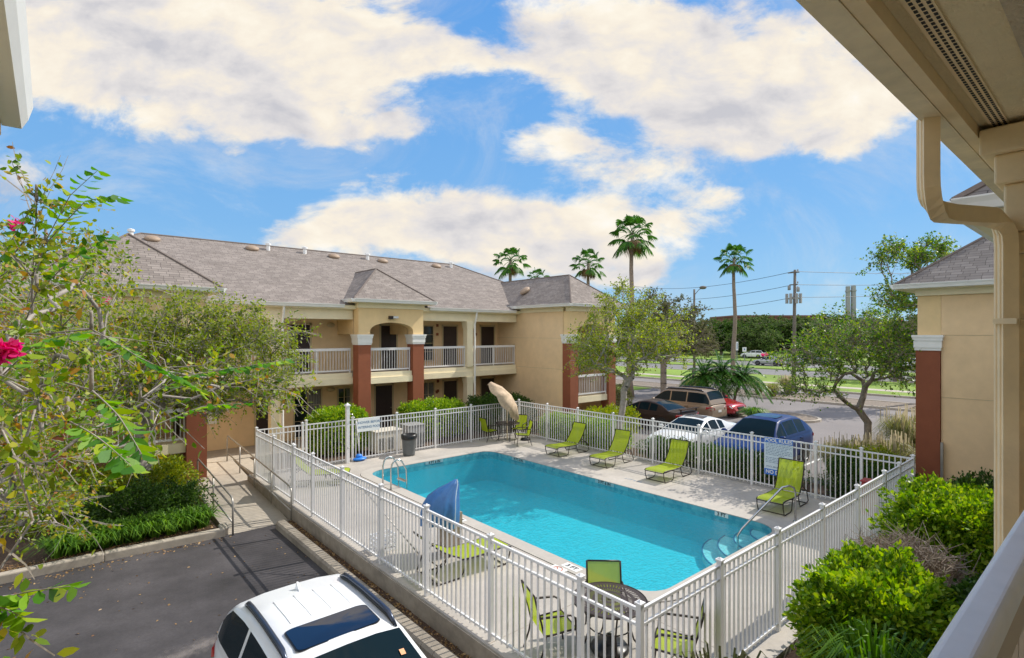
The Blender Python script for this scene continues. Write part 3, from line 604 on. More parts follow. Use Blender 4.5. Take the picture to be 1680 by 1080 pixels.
# cleaning gear
p=gp(590,756,.001); t=thing('pool_brush','blue pool vacuum head on a white pole leaning at the shower post','pool brush',p)
m=MB(); m.blob((p.x,p.y,.07),(.26,.17,.07),n=12); m.blob((p.x-.02,p.y+.02,.17),(.12,.1,.08)); m.build('head','blue_plastic',t,smooth=True)
MB().tube([(p.x,p.y,.12),(p.x-.15,FY1-.12,1.45)],.016,6).build('pole','rail_white',t,smooth=True)
a=gp(578,893,.001); t=thing('pool_pole','thin dark telescopic pole propped against the left fence','pole',a)
a=Vector((5.75,9.62,.01)); MB().tube([a,(5.12,11.4,1.35)],.014,6).build('shaft','grey_pipe',t,smooth=True)
p=gp(597,896,.001); p=Vector((5.32,10.35,.001)); t=thing('supply_crate','white openwork crate of cleaning bottles inside the left fence','crate',p)
m=MB()
for z in (.0,.09,.18,.27): 
    for x0,x1,yy0,yy1 in ((-.22,.22,-.17,-.155),(-.22,.22,.155,.17),(-.22,-.205,-.17,.17),(.205,.22,-.17,.17)): m.box(p.x+x0,p.x+x1,p.y+yy0,p.y+yy1,z+.005,z+.06)
for x in (-.213,0,.213):
    for y in (-.163,.163): m.box(p.x+x-.02,p.x+x+.02,p.y+y-.01,p.y+y+.01,0,.34)
m.build('basket','metal_white',t)
for q,(dx,dy) in enumerate(((-.1,0),(.08,.05))):
    b=tag(MB().lathe([(0,.01),(.055,.01),(.055,.2),(.02,.24),(.02,.28),(0,.28)],(p.x+dx,p.y+dy,0),12).build('cleaner_bottle','blue_plastic' if q==0 else 'metal_white',smooth=True),('blue' if q==0 else 'white')+' cleaner bottle standing in the openwork crate','bottle')
p=(15.62,4.35,.001); t=thing('emergency_box','dull red emergency box in the right corner of the deck','box',p)
m=MB().box(p[0]-.16,p[0]+.16,p[1]-.2,p[1]+.2,0,.82); m.build('body','red_paint',t,bevel=.04); MB().box(p[0]-.18,p[0]+.18,p[1]-.22,p[1]+.22,.82,.87).build('lid','red_paint',t,bevel=.02)
# outdoor air units behind the back fence
def ac(label,x0,x1,y0,y1,h,m1,name='air_unit'):
    t=thing(name,label,'air conditioner',((x0+x1)/2,(y0+y1)/2,0),group='air units behind the back fence')
    MB().box(x0,x1,y0,y1,0,h).build('casing',m1,t,bevel=.03); m=MB()
    for g in range(2):
        for i in range(9): m.box(x0+.10+g*.36,x0+.38+g*.36,y0-.012,y0-.001,.12+i*.05,.145+i*.05)
    m.build('louvre','bin_grey',t); MB().box(x0-.03,x1+.03,y0-.03,y1+.03,h,h+.035).build('lid',m1,t,bevel=.01)
ac('cream louvred air unit on the ground behind the back fence',9.35,10.45,18.75,19.5,.78,'ac_white'); ac('rounded grey air unit behind the bin and back fence',10.75,11.5,18.8,19.5,.86,'ac_grey')
# ================================================================== BUILDINGS
def roofmesh(name,faces,parent,m='shingles',caps=True):
    """faces: lists of 3-D corners; uv runs along the eave and up the slope"""
    me=bpy.data.meshes.new(name); vs=[];fs=[];uvs=[]
    for f in faces:
        P=[Vector(p) for p in f]; n=(P[1]-P[0]).cross(P[2]-P[0]).normalized()
        if n.z<0: P.reverse(); n=-n
        h=Vector((-n.y,n.x,0)); h=h.normalized() if h.length>1e-4 else Vector((1,0,0)); up=n.cross(h)
        b=len(vs); vs+=P; fs.append(tuple(range(b,b+len(P)))); uvs+=[(p.dot(h),p.dot(up)) for p in P]
    me.from_pydata([tuple(v) for v in vs],[],fs); l=me.uv_layers.new(name='UVMap')
    for poly in me.polygons:
        for li in poly.loop_indices: l.data[li].uv=uvs[me.loops[li].vertex_index]
    me.materials.append(MATS[m]); return link(name,me,parent)
def capline(mb,a,b): mb.tube([a,b],.045,5)
def gutter(mb,a,b,mi=0):
    a=Vector(a);b=Vector(b);t=(b-a).normalized();n=Vector((t.y,-t.x,0))
    mb.prism([(0,-.13),(.075,-.13),(.10,-.06),(.13,-.01),(.13,.005),(0,.005)],lambda p,k:(b if k else a)+n*p[0]+Vector((0,0,p[1])),mi)
MH=thing('motel_building','two-storey tan motel wing with white balcony rails across the pool','motel',(11,23.5,0))
YR,YW=21.9,23.4; EZ=5.74; F2=2.85
wall=MB().box(-2.6,24.3,YW,YW+.25,0,5.45).build('wall','stucco',MH)
MB().box(-2.6,-2.35,YW+.25,31,0,5.45).box(24.05,24.3,YW+.25,31,0,5.45).box(-2.6,24.3,31,31.25,0,5.45).build('wall','stucco',MH)
MB().box(-2.6,24.3,YR-.05,YW-.002,F2-.14,F2).build('balcony_floor','concrete',MH)
MB().box(-2.6,24.3,YR-.04,YW-.002,5.38,5.43).build('porch_ceiling','soffit',MH)
# fascia beams, slab edges between towers/columns
def wx(u,y=23.4):
    t=(u-840)/883; dx,dy=.7587*t+.6515,-.6515*t+.7587; return y/dy*dx
CA,CB=wx(450,21.88),wx(768,21.88)
segs=[(3.75,9.62),(9.62,12.92),(12.92,19.0)]
for x0,x1 in ((3.76,9.76),(12.92,18.98)):
    MB().box(x0,x1,YR-.16,YR+.14,5.14,5.56).build('eave_beam','trim',MH)
    MB().box(x0,x1,YR-.10,YR+.16,2.66,F2+.02).box(x0,x1,YR-.16,YR+.16,2.40,2.66).build('slab_edge','trim',MH)
def railing(x0,x1,y,z,axis='x',parent=MH,npost=None,mat_='rail_white',h=1.07):
    L=x1-x0; m=MB()
    def bx(a,b,z0,z1,w): m.box(a,b,y-w/2,y+w/2,z0,z1) if axis=='x' else m.box(y-w/2,y+w/2,a,b,z0,z1)
    bx(x0,x1,z+h-.11,z+h-.0,.09); bx(x0,x1,z+.09,z+.15,.05); k=int(L/.125)
    for i in range(1,k): s=x0+L*i/k; bx(s-.011,s+.011,z+.15,z+h-.11,.022)
    n=npost or max(1,int(round(L/1.9)))
    for i in range(n+1): s=min(max(x0+L*i/n,x0+.025),x1-.025); bx(s-.022,s+.022,z,z+h-.111,.052)
    return m.build('balcony_railing',mat_,parent)
railing(3.78,CA-.2,YR,F2); railing(CA+.2,9.72,YR,F2); railing(10.32,12.33,21.45,F2); railing(12.92,CB-.2,YR,F2); railing(CB+.2,18.97,YR,F2)
def column(x,y,z0,z1,w=.40,parent=MH,cap=True,m='trim'):
    mb=MB().box(x-w/2,x+w/2,y-w/2,y+w/2,z0,z1); o=mb.build('column',m,parent,bevel=.01)
    if cap:
        c=MB()
        for i,(dz,e) in enumerate(((.34,.02),(.24,.035),(.16,.05),(.07,.07))): c.box(x-w/2-e,x+w/2+e,y-w/2-e,y+w/2+e,z1-dz,z1-dz+(.10 if i<3 else .068))
        c.build('capital',m,o)
    return o
for x in (CA,CB):
    column(x,YR-.02,0,2.40,.36); column(x,YR-.02,F2+.02,5.14,.36)
dp=MB()
for x in (CA+.24,CB+.24): dp.tube([(x-.02,YR-.46,5.62),(x-.02,YR-.42,5.40),(x-.01,YR-.27,5.0),(x-.01,YR-.27,.1)],.05,6)
dp.build('downspout','trim_white',MH)
# doors, windows
def door(x0,x1,z,y=YW,h=2.06):
    f=MB().box(x0-.08,x0-.002,y-.025,y+.01,z,z+h+.09).box(x1+.002,x1+.08,y-.025,y+.01,z,z+h+.09).box(x0-.08,x1+.08,y-.025,y+.01,z+h+.002,z+h+.09)
    d=MB().box(x0,x1,y-.012,y+.005,z,z+h)
    for r0,r1 in ((.15,.45),(.52,.75),(.80,.95)):
        for s0,s1 in ((.12,.46),(.54,.88)):
            a,b=x0+(x1-x0)*s0,x0+(x1-x0)*s1; zz0,zz1=z+h*r0,z+h*r1
            d.box(a,b,y-.019,y-.0125,zz0,zz1)
    o=d.build('door','door_dark',MH); f.build('door_frame','frame_tan',o); MB().blob((x1-.08,y-.05,z+1.0),(.03,.03,.03),n=8,m=5).build('handle','steel',o,smooth=True)
def window(x0,x1,z0,z1,y=YW,curtain=.5,mull=1,grid=3):
    f=MB().box(x0-.06,x0,y-.03,y+.01,z0-.06,z1+.06).box(x1,x1+.06,y-.03,y+.01,z0-.06,z1+.06).box(x0,x1,y-.03,y+.01,z1,z1+.06).box(x0,x1,y-.035,y+.01,z0-.06,z0)
    for i in range(1,mull+1): xx=x0+(x1-x0)*i/(mull+1); f.box(xx-.02,xx+.02,y-.022,y-.003,z0,z1)
    for i in range(1,grid): zz=z0+(z1-z0)*i/grid; f.box(x0,x1,y-.0155,y-.004,zz-.008,zz+.008)
    o=MB().box(x0,x1,y-.010,y+.005,z0,z1).build('window','glass_dark',MH); f.build('window_frame','frame_tan',o)
    if curtain:
        m=MB(); n=max(3,int((x1-x0)*curtain/.07)); a=x1-(x1-x0)*curtain
        for i in range(n): s=a+(x1-a)*i/n; m.box(s,s+(x1-a)/n*.72,y-.0135,y-.0105,z0+.02,z1-.02)
        m.build('curtain','curtain',o)
def wx(u,y=YW):
    t=(u-840)/883; dx,dy=.7587*t+.6515,-.6515*t+.7587; return y/dy*dx
for a,b in ((474,508),(625,650),(727,749),(789,810)): door(wx(a),wx(b),F2)
for a,b in ((616,643),(728,749),(789,810)): door(wx(a),wx(b),0)
door(wx(420),wx(441),0); door(wx(310),wx(332),F2)
window(wx(695),wx(710),F2+.35,F2+2.05,curtain=.0,mull=0,grid=4); window(wx(824),wx(845),F2+.3,F2+2.05,curtain=.45); window(wx(402),wx(441),F2+.9,F2+2.05,curtain=.3,mull=2)
window(wx(483),wx(526),.12,2.1,curtain=.5,mull=1); window(wx(555),wx(574),.9,2.05,curtain=.3,mull=1); window(wx(693),wx(711),.3,2.05,curtain=.8,mull=1); window(wx(820),wx(841),.9,2.05,curtain=.3)
lt=0
for u,z in ((542,4.92),(542,2.07)):
    x=wx(u); MB().blob((x,YW-.06,z),(.19,.07,.11),n=12,m=6).build('bulkhead_lamp','frame_tan',MH,smooth=True)
for u,z in ((463,4.95),(463,4.45),(717,4.95),(717,4.5),(718,2.1),(718,1.6),(780,4.5),(467,1.75),(716,1.55),(356,1.45)):
    x=wx(u); MB().box(x-.06,x+.06,YW-.06,YW-.002,z-.07,z+.07).build('wall_box','brown',MH,bevel=.01)
x=wx(347); MB().box(x-.16,x+.16,YW-.12,YW-.002,1.05,1.55).build('notice_case','trim_white',MH); 
# hip roof of the main wing
E0,E1,YE=-3.15,24.85,21.40; RZ=8.76; RY=27.42
A=(E0,YE,EZ);B=(E1,YE,EZ);C_=(E1,33.44,EZ);D=(E0,33.44,EZ);P=(2.9,RY,RZ);Q=(18.8,RY,RZ)
rf=roofmesh('roof',[(A,B,Q,P),(B,C_,Q),(C_,D,P,Q),(D,A,P)],MH)
cp=MB(); capline(cp,P,Q)
for a,b in ((A,P),(B,Q)): capline(cp,a,b)
cp.build('ridge_cap','ridge_cap',rf)
for x0,x1 in ((4.12,9.22),(13.32,18.62),(E0,-.35),(22.75,E1)): g=MB(); gutter(g,(x0,YE+.02,EZ),(x1,YE+.02,EZ)); g.build('gutter','trim_white',MH)
MB().box(E0+.1,E1-.1,YE+.03,YE+.06,EZ-.16,EZ-.02).box(E0+.1,E1-.1,YE+.06,YR-.16,5.56,5.58).build('fascia','trim',MH)
def slope_z(y): return EZ+(y-YE)*(RZ-EZ)/(RY-YE)
for u,v in ((250,388),(414,404),(548,416),(628,425),(716,433)):
    y=26.75; 
    x=wx(u,y); z=slope_z(y); n=Vector((0,-.447,.894)); m=MB(); m.blob((0,0,0),(.30,.24,.13),n=14,m=8); 
    o=m.build('roof_vent','vent_brown',rf,world=False,smooth=True); o.location=Vector((x,y,z+.06)); o.rotation_euler=(R(26.6),0,0)
for u in (215,440,500,603,740):
    y=26.9; x=wx(u,y); z=slope_z(y); MB().lathe([(.0,0),(.085,0),(.085,.26),(.13,.27),(.13,.36),(0,.40)],(x,y,z-.05),12).build('vent_pipe','metal_white',rf)
# stair towers and entrance bay
def tower(x0,x1,yf,yb,parent,ez=5.97,pitch=.78,ov=.40,landing=1.42,arch=True,doorway=False,gutmat='trim_white',side=True,ymain=None,zr_end=None):
    w=.52; t=.16
    # upper arched front
    xa,xb=x0+w,x1-w; cx=(xa+xb)/2; zs=4.66; rise=.36
    arcp=[(cx+(xb-cx)*math.cos(a),zs+rise*math.sin(a)) for a in np.linspace(0,PI,17)]
    poly=[(x0,4.5),(x0,5.62),(x1,5.62),(x1,4.5),(xb,4.5)]+arcp+[(xa,4.5)]
    MB().prism(poly,lambda p,k:(p[0],yf+.03+(.45 if k else 0),p[1])).build('arch_wall','stucco_light',parent)
    MB().box(x0-.04,x1+.04,yf-.03,yf+.3,5.622,5.84).build('frieze','trim',parent)
    for s,(a,b) in enumerate(((x0,xa),(xb,x1))):
        o=MB().box(a-.02,b+.02,yf,yf+w,0,4.06).build('brick_red_pillar','brown',parent)
        c=MB()
        for z0,z1,e in ((4.062,4.14,.025),(4.14,4.34,.045),(4.34,4.43,.065),(4.43,4.50,.085)): c.box(a-.02-e,b+.02+e,yf-e,yf+w+e,z0,z1)
        c.build('capital','trim_white',o)
    if landing is not None:
        MB().box(xa+.03,xb-.03,yf+.10,yf+1.4,landing-.30,landing).build('landing','trim',parent); railing(xa+.03,xb-.03,yf+.18,landing,parent=parent)
        MB().box(xa,xb,yf+2.6,yf+2.7,0,5.4).build('inner_wall','stucco',parent)
    if side:
        for xs,sg in ((x0+.02,1),(x1-.02,-1)):
            a,b=sorted((xs,xs+sg*.2)); MB().box(a,b,yf+w+.002,yb,0,5.62).build('side_wall','stucco',parent)
            mx=MB(); mx.box(*(sorted((xs-sg*.004,xs))),yf+.6,yb,4.30,4.315); mx.box(*(sorted((xs-sg*.004,xs))),yf+.6,yb,2.77,2.785); mx.build('wall_joint','frame_tan',parent)
            a,b=sorted((xs-sg*.05,xs+sg*.2)); MB().box(a,b,yf+.49,yb,5.622,5.84).build('frieze','trim',parent)
    # hip roof
    hx=(x1-x0)/2+ov; cx=(x0+x1)/2; zr=ez+hx*pitch; yy=yf-ov; ya=yy+hx
    ye=YE+(zr-EZ)*(RY-YE)/(RZ-EZ) if ymain is None else ymain
    yv=YE+(ez-EZ)*(RY-YE)/(RZ-EZ) if ymain is None else ymain
    a=(cx-hx,yy,ez);b=(cx+hx,yy,ez);c=(cx+hx,yv,ez);d=(cx-hx,yv,ez);p=(cx,ya,zr);q=(cx,ye,zr)
    o=roofmesh('tower_roof',[(a,b,p),(b,c,q,p),(d,a,p,q)],parent)
    m=MB(); capline(m,a,p);capline(m,b,p);capline(m,p,q); m.build('ridge_cap','ridge_cap',o)
    for g0,g1 in (((a[0],a[1]+.02,ez),(b[0],b[1]+.02,ez)),((d[0]+.02,d[1],ez),(a[0]+.02,a[1],ez)),((b[0]-.02,b[1],ez),(c[0]-.02,c[1],ez))): m=MB(); gutter(m,g0,g1); m.build('gutter',gutmat,parent)
    MB().box(a[0]+.03,b[0]-.03,yy+.03,min(yv,yf+5),ez-.15,ez-.13).build('eave_soffit','trim',parent)
    return o
tower(19.0,22.4,17.8,YW,MH); tower(0.05,3.75,19.2,YW,MH,landing=1.15)
rt=tower(9.78,12.90,21.2,YW,MH,landing=None,side=False)
MB().box(9.78,10.30,21.76,YW,4.5,5.6).build('bay_side','stucco_light',MH); MB().box(12.37,12.92,21.76,YW,4.5,5.6).build('bay_side','stucco_light',MH)
MB().box(10.33,12.35,21.3,21.6,2.66,F2+.02).box(10.33,12.35,21.24,21.6,2.40,2.66).build('slab_edge','trim',MH)
MB().box(10.1,12.4,21.60,YW-.003,2.705,F2-.003).build('balcony_floor','concrete',MH)
x=wx(643,21.2); m=MB().box(x-.16,x-.0,21.08,21.225,5.16,5.30); m.build('flood_lamp','bronze',MH); MB().box(x-.0,x+.24,21.05,21.19,5.20,5.29).build('flood_lamp_head','lamp_clear',MH)
m=MB(); m.blob((0,0,0),(.34,.25,.15),n=14,m=8); o=m.build('roof_vent','vent_brown',MH,world=False,smooth=True); o.location=Vector((19.55,21.7,6.86))-MH.location; o.rotation_euler=(0,R(-34),0)
m=MB()
for u,v in ((455,0),): pass
# ------------------------------------------------------------------ the wing we look out from
NB=thing('near_motel_wing','near motel wing with overhanging tan eave, pillar and balcony rail','motel',(6,-1,0))
GY=.735; GZ=5.62
m=MB(); m.prism([(0,.0),(.088,.0),(.10,.03),(.13,.11),(.145,.13),(0,.13)],lambda p,k:(-14 if not k else 30,GY-.105+p[0],GZ+p[1])); m.build('gutter','gutter_tan',NB)
MB().box(-14,30,.575,.628,GZ+.004,GZ+.19).build('fascia','trim_tan',NB)
MB().box(-14,30,.305,.574,GZ+.070,GZ+.10).build('eave_board','soffit',NB)
v=MB(); v.box(-14,30,.455,.530,GZ+.062,GZ+.0695)
v.build('soffit_vent_strip','trim_tan',NB)
v=MB()
for i in range(900):
    x=.5+i*.034
    for kk in range(3): 
        if x<12: v.box(x,x+.021,.462+kk*.022,.473+kk*.022,GZ+.060,GZ+.0618)
v.build('vent_slots','ink',NB)
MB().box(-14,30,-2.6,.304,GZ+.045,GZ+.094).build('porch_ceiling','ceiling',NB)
MB().box(-14,30,-.32,-.12,GZ-.30,GZ+.062).build('ceiling_beam','soffit',NB) if False else None
MB().box(-14,30,-1.7,-1.5,-.3,GZ+.06).build('wall','floor_light',NB)
MB().box(-14,30,-1.5,.22,2.68,2.85).build('balcony_floor','floor_light',NB)
roofmesh('roof',[((-14,GY,GZ+.14),(30,GY,GZ+.14),(30,-5.3,GZ+3.15),(-14,-5.3,GZ+3.15))],NB,'shingles_dark')
# balcony rail just under the viewpoint
rl=MB(); rl.tube([(-6,.235,3.885),(3.98,.235,3.885)],.001,4)
cap=MB(); cap.prism([(.197,3.855),(.197,3.905),(.210,3.920),(.262,3.920),(.275,3.905),(.275,3.855)],lambda p,k:(-6 if not k else 3.98,p[0],p[1])); cr=cap.build('balcony_railing','rail_blue',NB,bevel=.006)
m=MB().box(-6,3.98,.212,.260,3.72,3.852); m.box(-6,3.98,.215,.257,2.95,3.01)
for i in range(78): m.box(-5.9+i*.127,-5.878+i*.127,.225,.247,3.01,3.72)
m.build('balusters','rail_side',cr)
# pillar with fluted downspout
pl=MB().box(3.99,4.40,.06,.43,2.85,4.98).build('pillar','trim_tan',NB); c=MB()
MB().box(3.99,4.40,.06,.43,0,2.66).build('pillar','trim_tan',NB)
for z0,z1,e in ((4.982,5.10,.025),(5.10,5.36,.05),(5.36,5.52,.085),(5.52,GZ+.040,.14)): c.box(3.99-e,4.40+e,.06-e,.43+e,z0,z1)
c.build('capital','trim_tan',pl,bevel=.012)
def spout(pts,w,d):
    m=MB(); pts=[Vector(p) for p in pts]
    pr_=[(-w/2,-d/2),(-w/2,d/2),(-w*.32,d/2),(-w*.27,d*.36),(-w*.18,d*.36),(-w*.13,d/2),(w*.13,d/2),(w*.18,d*.36),(w*.27,d*.36),(w*.32,d/2),(w/2,d/2),(w/2,-d/2)]
    # profile swept with its wide face towards the courtyard side
    n=len(pr_); vs=[];fs=[]
    for i,p in enumerate(pts):
        t=(pts[min(i+1,len(pts)-1)]-pts[max(i-1,0)]).normalized(); f=Vector((-.55,.83,0)); f=(f-t*f.dot(t)).normalized(); s=t.cross(f)
        vs+=[p+s*a+f*b for a,b in pr_]
    for i in range(len(pts)-1):
        for j_ in range(n): fs.append((i*n+j_,i*n+(j_+1)%n,(i+1)*n+(j_+1)%n,(i+1)*n+j_))
    m.add(vs,fs); return m
spout([(3.35,.69,5.64),(3.35,.69,5.34),(3.353,.689,5.28),(3.365,.686,5.235),(3.385,.681,5.20),(3.415,.673,5.178),(3.455,.66,5.168),(3.52,.635,5.166),(3.70,.56,5.17),(3.81,.514,5.17),(3.86,.494,5.16),(3.895,.480,5.135),(3.918,.470,5.09),(3.925,.467,5.03),(3.925,.467,4.95),(3.925,.467,3.4),(3.925,.467,.1)],.085,.07).build('downspout','trim_tan',NB)
MB().box(3.87,3.989,.42,.515,4.60,4.63).build('downspout_strap','gutter_tan',NB)
# far bay eave of the near wing, end stair tower, and the stub on the left
def nearhip(x0,x1,yf,ez=5.95,pitch=.78,yb=-1.5,soff='trim'):
    hx=(x1-x0)/2; cx=(x0+x1)/2; zr=ez+hx*pitch; a=(x0,yf,ez);b=(x1,yf,ez);p=(cx,yf-hx,zr);q=(cx,yb-4,zr);c=(x1,yb-4,ez);d=(x0,yb-4,ez)
    o=roofmesh('tower_roof',[(a,b,p),(b,c,q,p),(d,a,p,q)],NB,'shingles_dark'); m=MB(); capline(m,a,p);capline(m,b,p);capline(m,p,q); m.build('ridge_cap','ridge_cap',o)
    for g0,g1 in (((b[0],b[1]-.02,ez),(a[0],a[1]-.02,ez)),((a[0]+.02,a[1],ez),(d[0]+.02,d[1],ez)),((c[0]-.02,c[1],ez),(b[0]-.02,b[1],ez))): m=MB(); gutter(m,g0,g1); m.build('gutter','trim_white',NB)
    MB().box(x0+.03,x1-.03,yb,yf-.03,ez-.15,ez-.13).build('eave_soffit',soff,NB); return o
nearhip(7.25,11.0,1.28); MB().box(7.7,10.6,-1.4,.88,5.3,5.80).build('bay_front','stucco_light',NB)
MB().box(7.6,10.7,.80,.93,5.55,5.795).build('frieze','trim',NB)
o=nearhip(18.55,22.9,4.62,ez=5.95)
MB().box(19.0,22.4,-2,3.62,0,5.62).build('tower_wall','stucco',NB)
MB().box(18.99,22.4,3.622,4.16,4.06,5.62).build('tower_wall','stucco_light',NB)
pt=MB().box(18.93,19.5,3.63,4.19,0,4.06).build('brick_red_pillar','brown',NB); c=MB()
for z0,z1,e in ((4.062,4.14,.025),(4.14,4.34,.045),(4.34,4.43,.065),(4.43,4.50,.085)): c.box(18.93-e,19.5+e,3.63-e,4.19+e,z0,z1)
c.build('capital','trim_white',pt)
MB().box(18.9,22.5,-2,4.2,5.622,5.80).build('frieze','trim',NB)
m=MB().box(18.992,18.9995,-2,3.62,4.49,4.505).box(18.992,18.9995,-2,3.62,2.75,2.765); m.build('wall_joint','frame_tan',NB)
c=MB()
for z0,z1,e in ((4.15,4.35,.06),(4.35,4.44,.09),(4.44,4.52,.12)): c.box(18.95-e,19.0,1.72-e,2.2+e,z0,z1)
c.build('capital','trim_white',NB)
MB().box(18.86,18.93,3.55,3.61,0,1.5).build('conduit','grey_pipe',NB)
m=MB(); m.prism([(0,0),(.8,0),(.75,.16),(.05,.16)],lambda p,k:(19.75+(.34 if k else 0)*1,2.0+p[0]*.9,6.72+p[1]+(.22 if k else 0))); m.build('roof_vent','black_plastic',o)
m=MB()
for i in range(10): m.box(19.735,19.748,2.35+i*.04,2.372+i*.04,6.745,6.79)
m.build('vent_grille','trim_white',o)
# eave stub on the left of the viewpoint
MB().box(-3.0,-.5,2.75,3.2,4.98,5.55).box(-.95,-.5,-1.5,2.749,4.98,5.55).build('eave_beam','stucco_light',NB); MB().box(-1.0,-.55,2.78,3.17,-.2,4.978).build('pillar','stucco_light',NB); MB().box(-3.0,-2.55,2.78,3.17,-.2,4.978).build('pillar','stucco_light',NB); MB().box(-3.0,-.4,.222,3.25,2.68,2.85).build('balcony_floor','floor_light',NB); railing(-2.54,-1.01,2.98,2.85,parent=NB)
m=MB(); m.prism([(0,0),(.075,0),(.10,.05),(.12,.12),(0,.12)],lambda p,k:(-.185+p[0],-1.5 if not k else 3.74,5.60+p[1])); m.build('gutter','trim_white',NB)
m=MB().box(-3.0,-.187,-1.5,3.74,5.55,5.59); m.build('eave_soffit','soffit_yellow',NB); MB().box(-.225,-.187,-1.5,3.735,5.592,5.74).box(-3,-.226,3.70,3.74,5.592,5.74).build('fascia','trim_tan',NB)
roofmesh('tower_roof',[((-.07,3.80,5.735),(-.07,-1.5,5.735),(-3,-1.5,7.6),(-3,1.4,7.6)),((-.07,3.8,5.735),(-3,1.4,7.6),(-6,3.8,5.735))],NB,'shingles_dark')
# ================================================================== PLANTS
def grow(trunk,attr,step=.28,bend=.12,wob=.05,rtip=.006,expo=2.2,lowbias=.25,rbase=.15):
    """branch network from trunk points out to the points of the crown; returns nodes, parents, radii, twig paths"""
    P=[np.array(p,float) for p in trunk]; par=[-1]+list(range(len(trunk)-1)); root=P[-1]; twigs=[]
    attr=sorted(attr,key=lambda a:np.linalg.norm(a-root)); start=len(trunk)-1
    for a in attr:
        N_=np.array(P[start:]); d=np.linalg.norm(N_-a,axis=1); dr=np.linalg.norm(N_-root,axis=1); da=np.linalg.norm(a-root)
        pen=np.where(dr>da*.92,1e3,0)+lowbias*dr; pen[0]=min(pen[0],lowbias*.1)
        i=int(np.argmin(d+pen))+start; p0=P[i]; L=np.linalg.norm(a-p0); n=max(2,int(L/step)); prev=i; path=[p0]
        side=rng.normal(0,1,3)*bend*L*.3
        for k in range(1,n+1):
            t=k/n; q=p0+(a-p0)*t+side*math.sin(PI*t)+np.array([0,0,1])*bend*L*math.sin(PI*t)*.8+rng.normal(0,wob,3)*(t<1)
            P.append(q); par.append(prev); prev=len(P)-1; path.append(q)
        twigs.append(np.array(path))
    n=len(P); acc=np.zeros(n); expo=math.log(max(len(attr),2))/math.log(rbase/rtip)
    kids=np.zeros(n,int)
    for i in range(n):
        if par[i]>=0: kids[par[i]]+=1
    for i in range(n-1,-1,-1):
        if kids[i]==0: acc[i]=rtip**expo
        if par[i]>=0: acc[par[i]]+=acc[i]
    return np.array(P),par,acc**(1/expo),twigs
def branchmesh(P,par,rad,rbase,ns=5):
    """tapered limbs; radii scaled so the trunk foot has radius rbase"""
    k=rbase/rad[0]; rad=np.maximum(rad*k if k>0 else rad,rad.min()); mb=MB(); n=len(P); vs=np.zeros((n*2*ns,3)); fs=[]
    ang=np.linspace(0,2*PI,ns,endpoint=False); ca,sa=np.cos(ang),np.sin(ang); V=[];F=[];b=0
    for i in range(1,n):
        p=par[i]; a,c=P[p],P[i]; t=c-a; L=np.linalg.norm(t)
        if L<1e-6: continue
        t/=L; h=np.array([0,0,1.]) if abs(t[2])<.9 else np.array([1.,0,0]); u=np.cross(t,h); u/=np.linalg.norm(u); w=np.cross(t,u)
        ra=min(rad[p],rad[i]*1.35+.004); ring=np.outer(ca,u)+np.outer(sa,w)
        V.append(a-t*ra*.3+ring*ra); V.append(c+ring*rad[i]); F+=[(b+j,b+(j+1)%ns,b+ns+(j+1)%ns,b+ns+j) for j in range(ns)]; b+=2*ns
    me=bpy.data.meshes.new('branches'); me.from_pydata([tuple(x) for x in np.concatenate(V)],[],F); me.polygons.foreach_set('use_smooth',[True]*len(F)); return me
def twigleaves(twigs,per,length,width,frac=.65,spread=.02,droop=.25,jit=.45):
    pos=[];dr=[]
    for tw in twigs:
        n=len(tw); k=rng.poisson(per)
        if k<1: continue
        t=rng.uniform(1-frac,1,k)*(n-1); i=np.minimum(t.astype(int),n-2); f=(t-i)[:,None]; d=tw[i+1]-tw[i]
        pos.append(tw[i]*(1-f)+tw[i+1]*f+rng.normal(0,spread,(k,3))); s=rng.normal(0,1,(k,3)); s=np.cross(d/np.maximum(np.linalg.norm(d,axis=1,keepdims=True),1e-6),s); dr.append(d/np.maximum(np.linalg.norm(d,axis=1,keepdims=True),1e-6)*.5+unit(s)*.9)
    return leaves(np.concatenate(pos),np.concatenate(dr),length,width,droop,jit)
def ellipsoid(n,c,r,shell=.5,zmin=-.6,lobes=None):
    out=[]
    while len(out)<n:
        v=rng.normal(0,1,3); v/=np.linalg.norm(v)
        if v[2]<zmin: continue
        k=rng.uniform(shell,1)**.6*(1+.18*math.sin(3*math.atan2(v[1],v[0])+c[0])+.12*math.sin(5*v[2]+2*c[1])); out.append(np.array(c)+v*np.array(r)*k)
    return out
def side_twigs(twigs,k,L,up=.15):
    out=[]
    for tw in twigs:
        n=len(tw)
        for _ in range(rng.poisson(k)):
            i=rng.integers(max(1,n//3),n); p=tw[i]; d=tw[i]-tw[i-1]; d=d/max(np.linalg.norm(d),1e-6)*.6+rng.normal(0,.5,3)+np.array([0,0,up]); d/=np.linalg.norm(d); l=L*rng.uniform(.5,1.3)
            q=[p+d*l*t+np.array([0,0,-.12*l*t*t])+rng.normal(0,.012,3) for t in (0,.33,.66,1)]; out.append(np.array(q))
    return out
def twigtubes(twigs,r=.004):
    V=[];F=[];b=0
    for tw in twigs:
        n=len(tw)
        for i,p in enumerate(tw):
            rr=r*(1-.6*i/(n-1))
            for j_ in range(3): a=2*PI*j_/3; V.append((p[0]+rr*math.cos(a),p[1]+rr*math.sin(a),p[2]+rr*math.sin(a+1)))
        for i in range(n-1):
            for j_ in range(3): F.append((b+i*3+j_,b+i*3+(j_+1)%3,b+(i+1)*3+(j_+1)%3,b+(i+1)*3+j_))
        b+=3*n
    return V,F
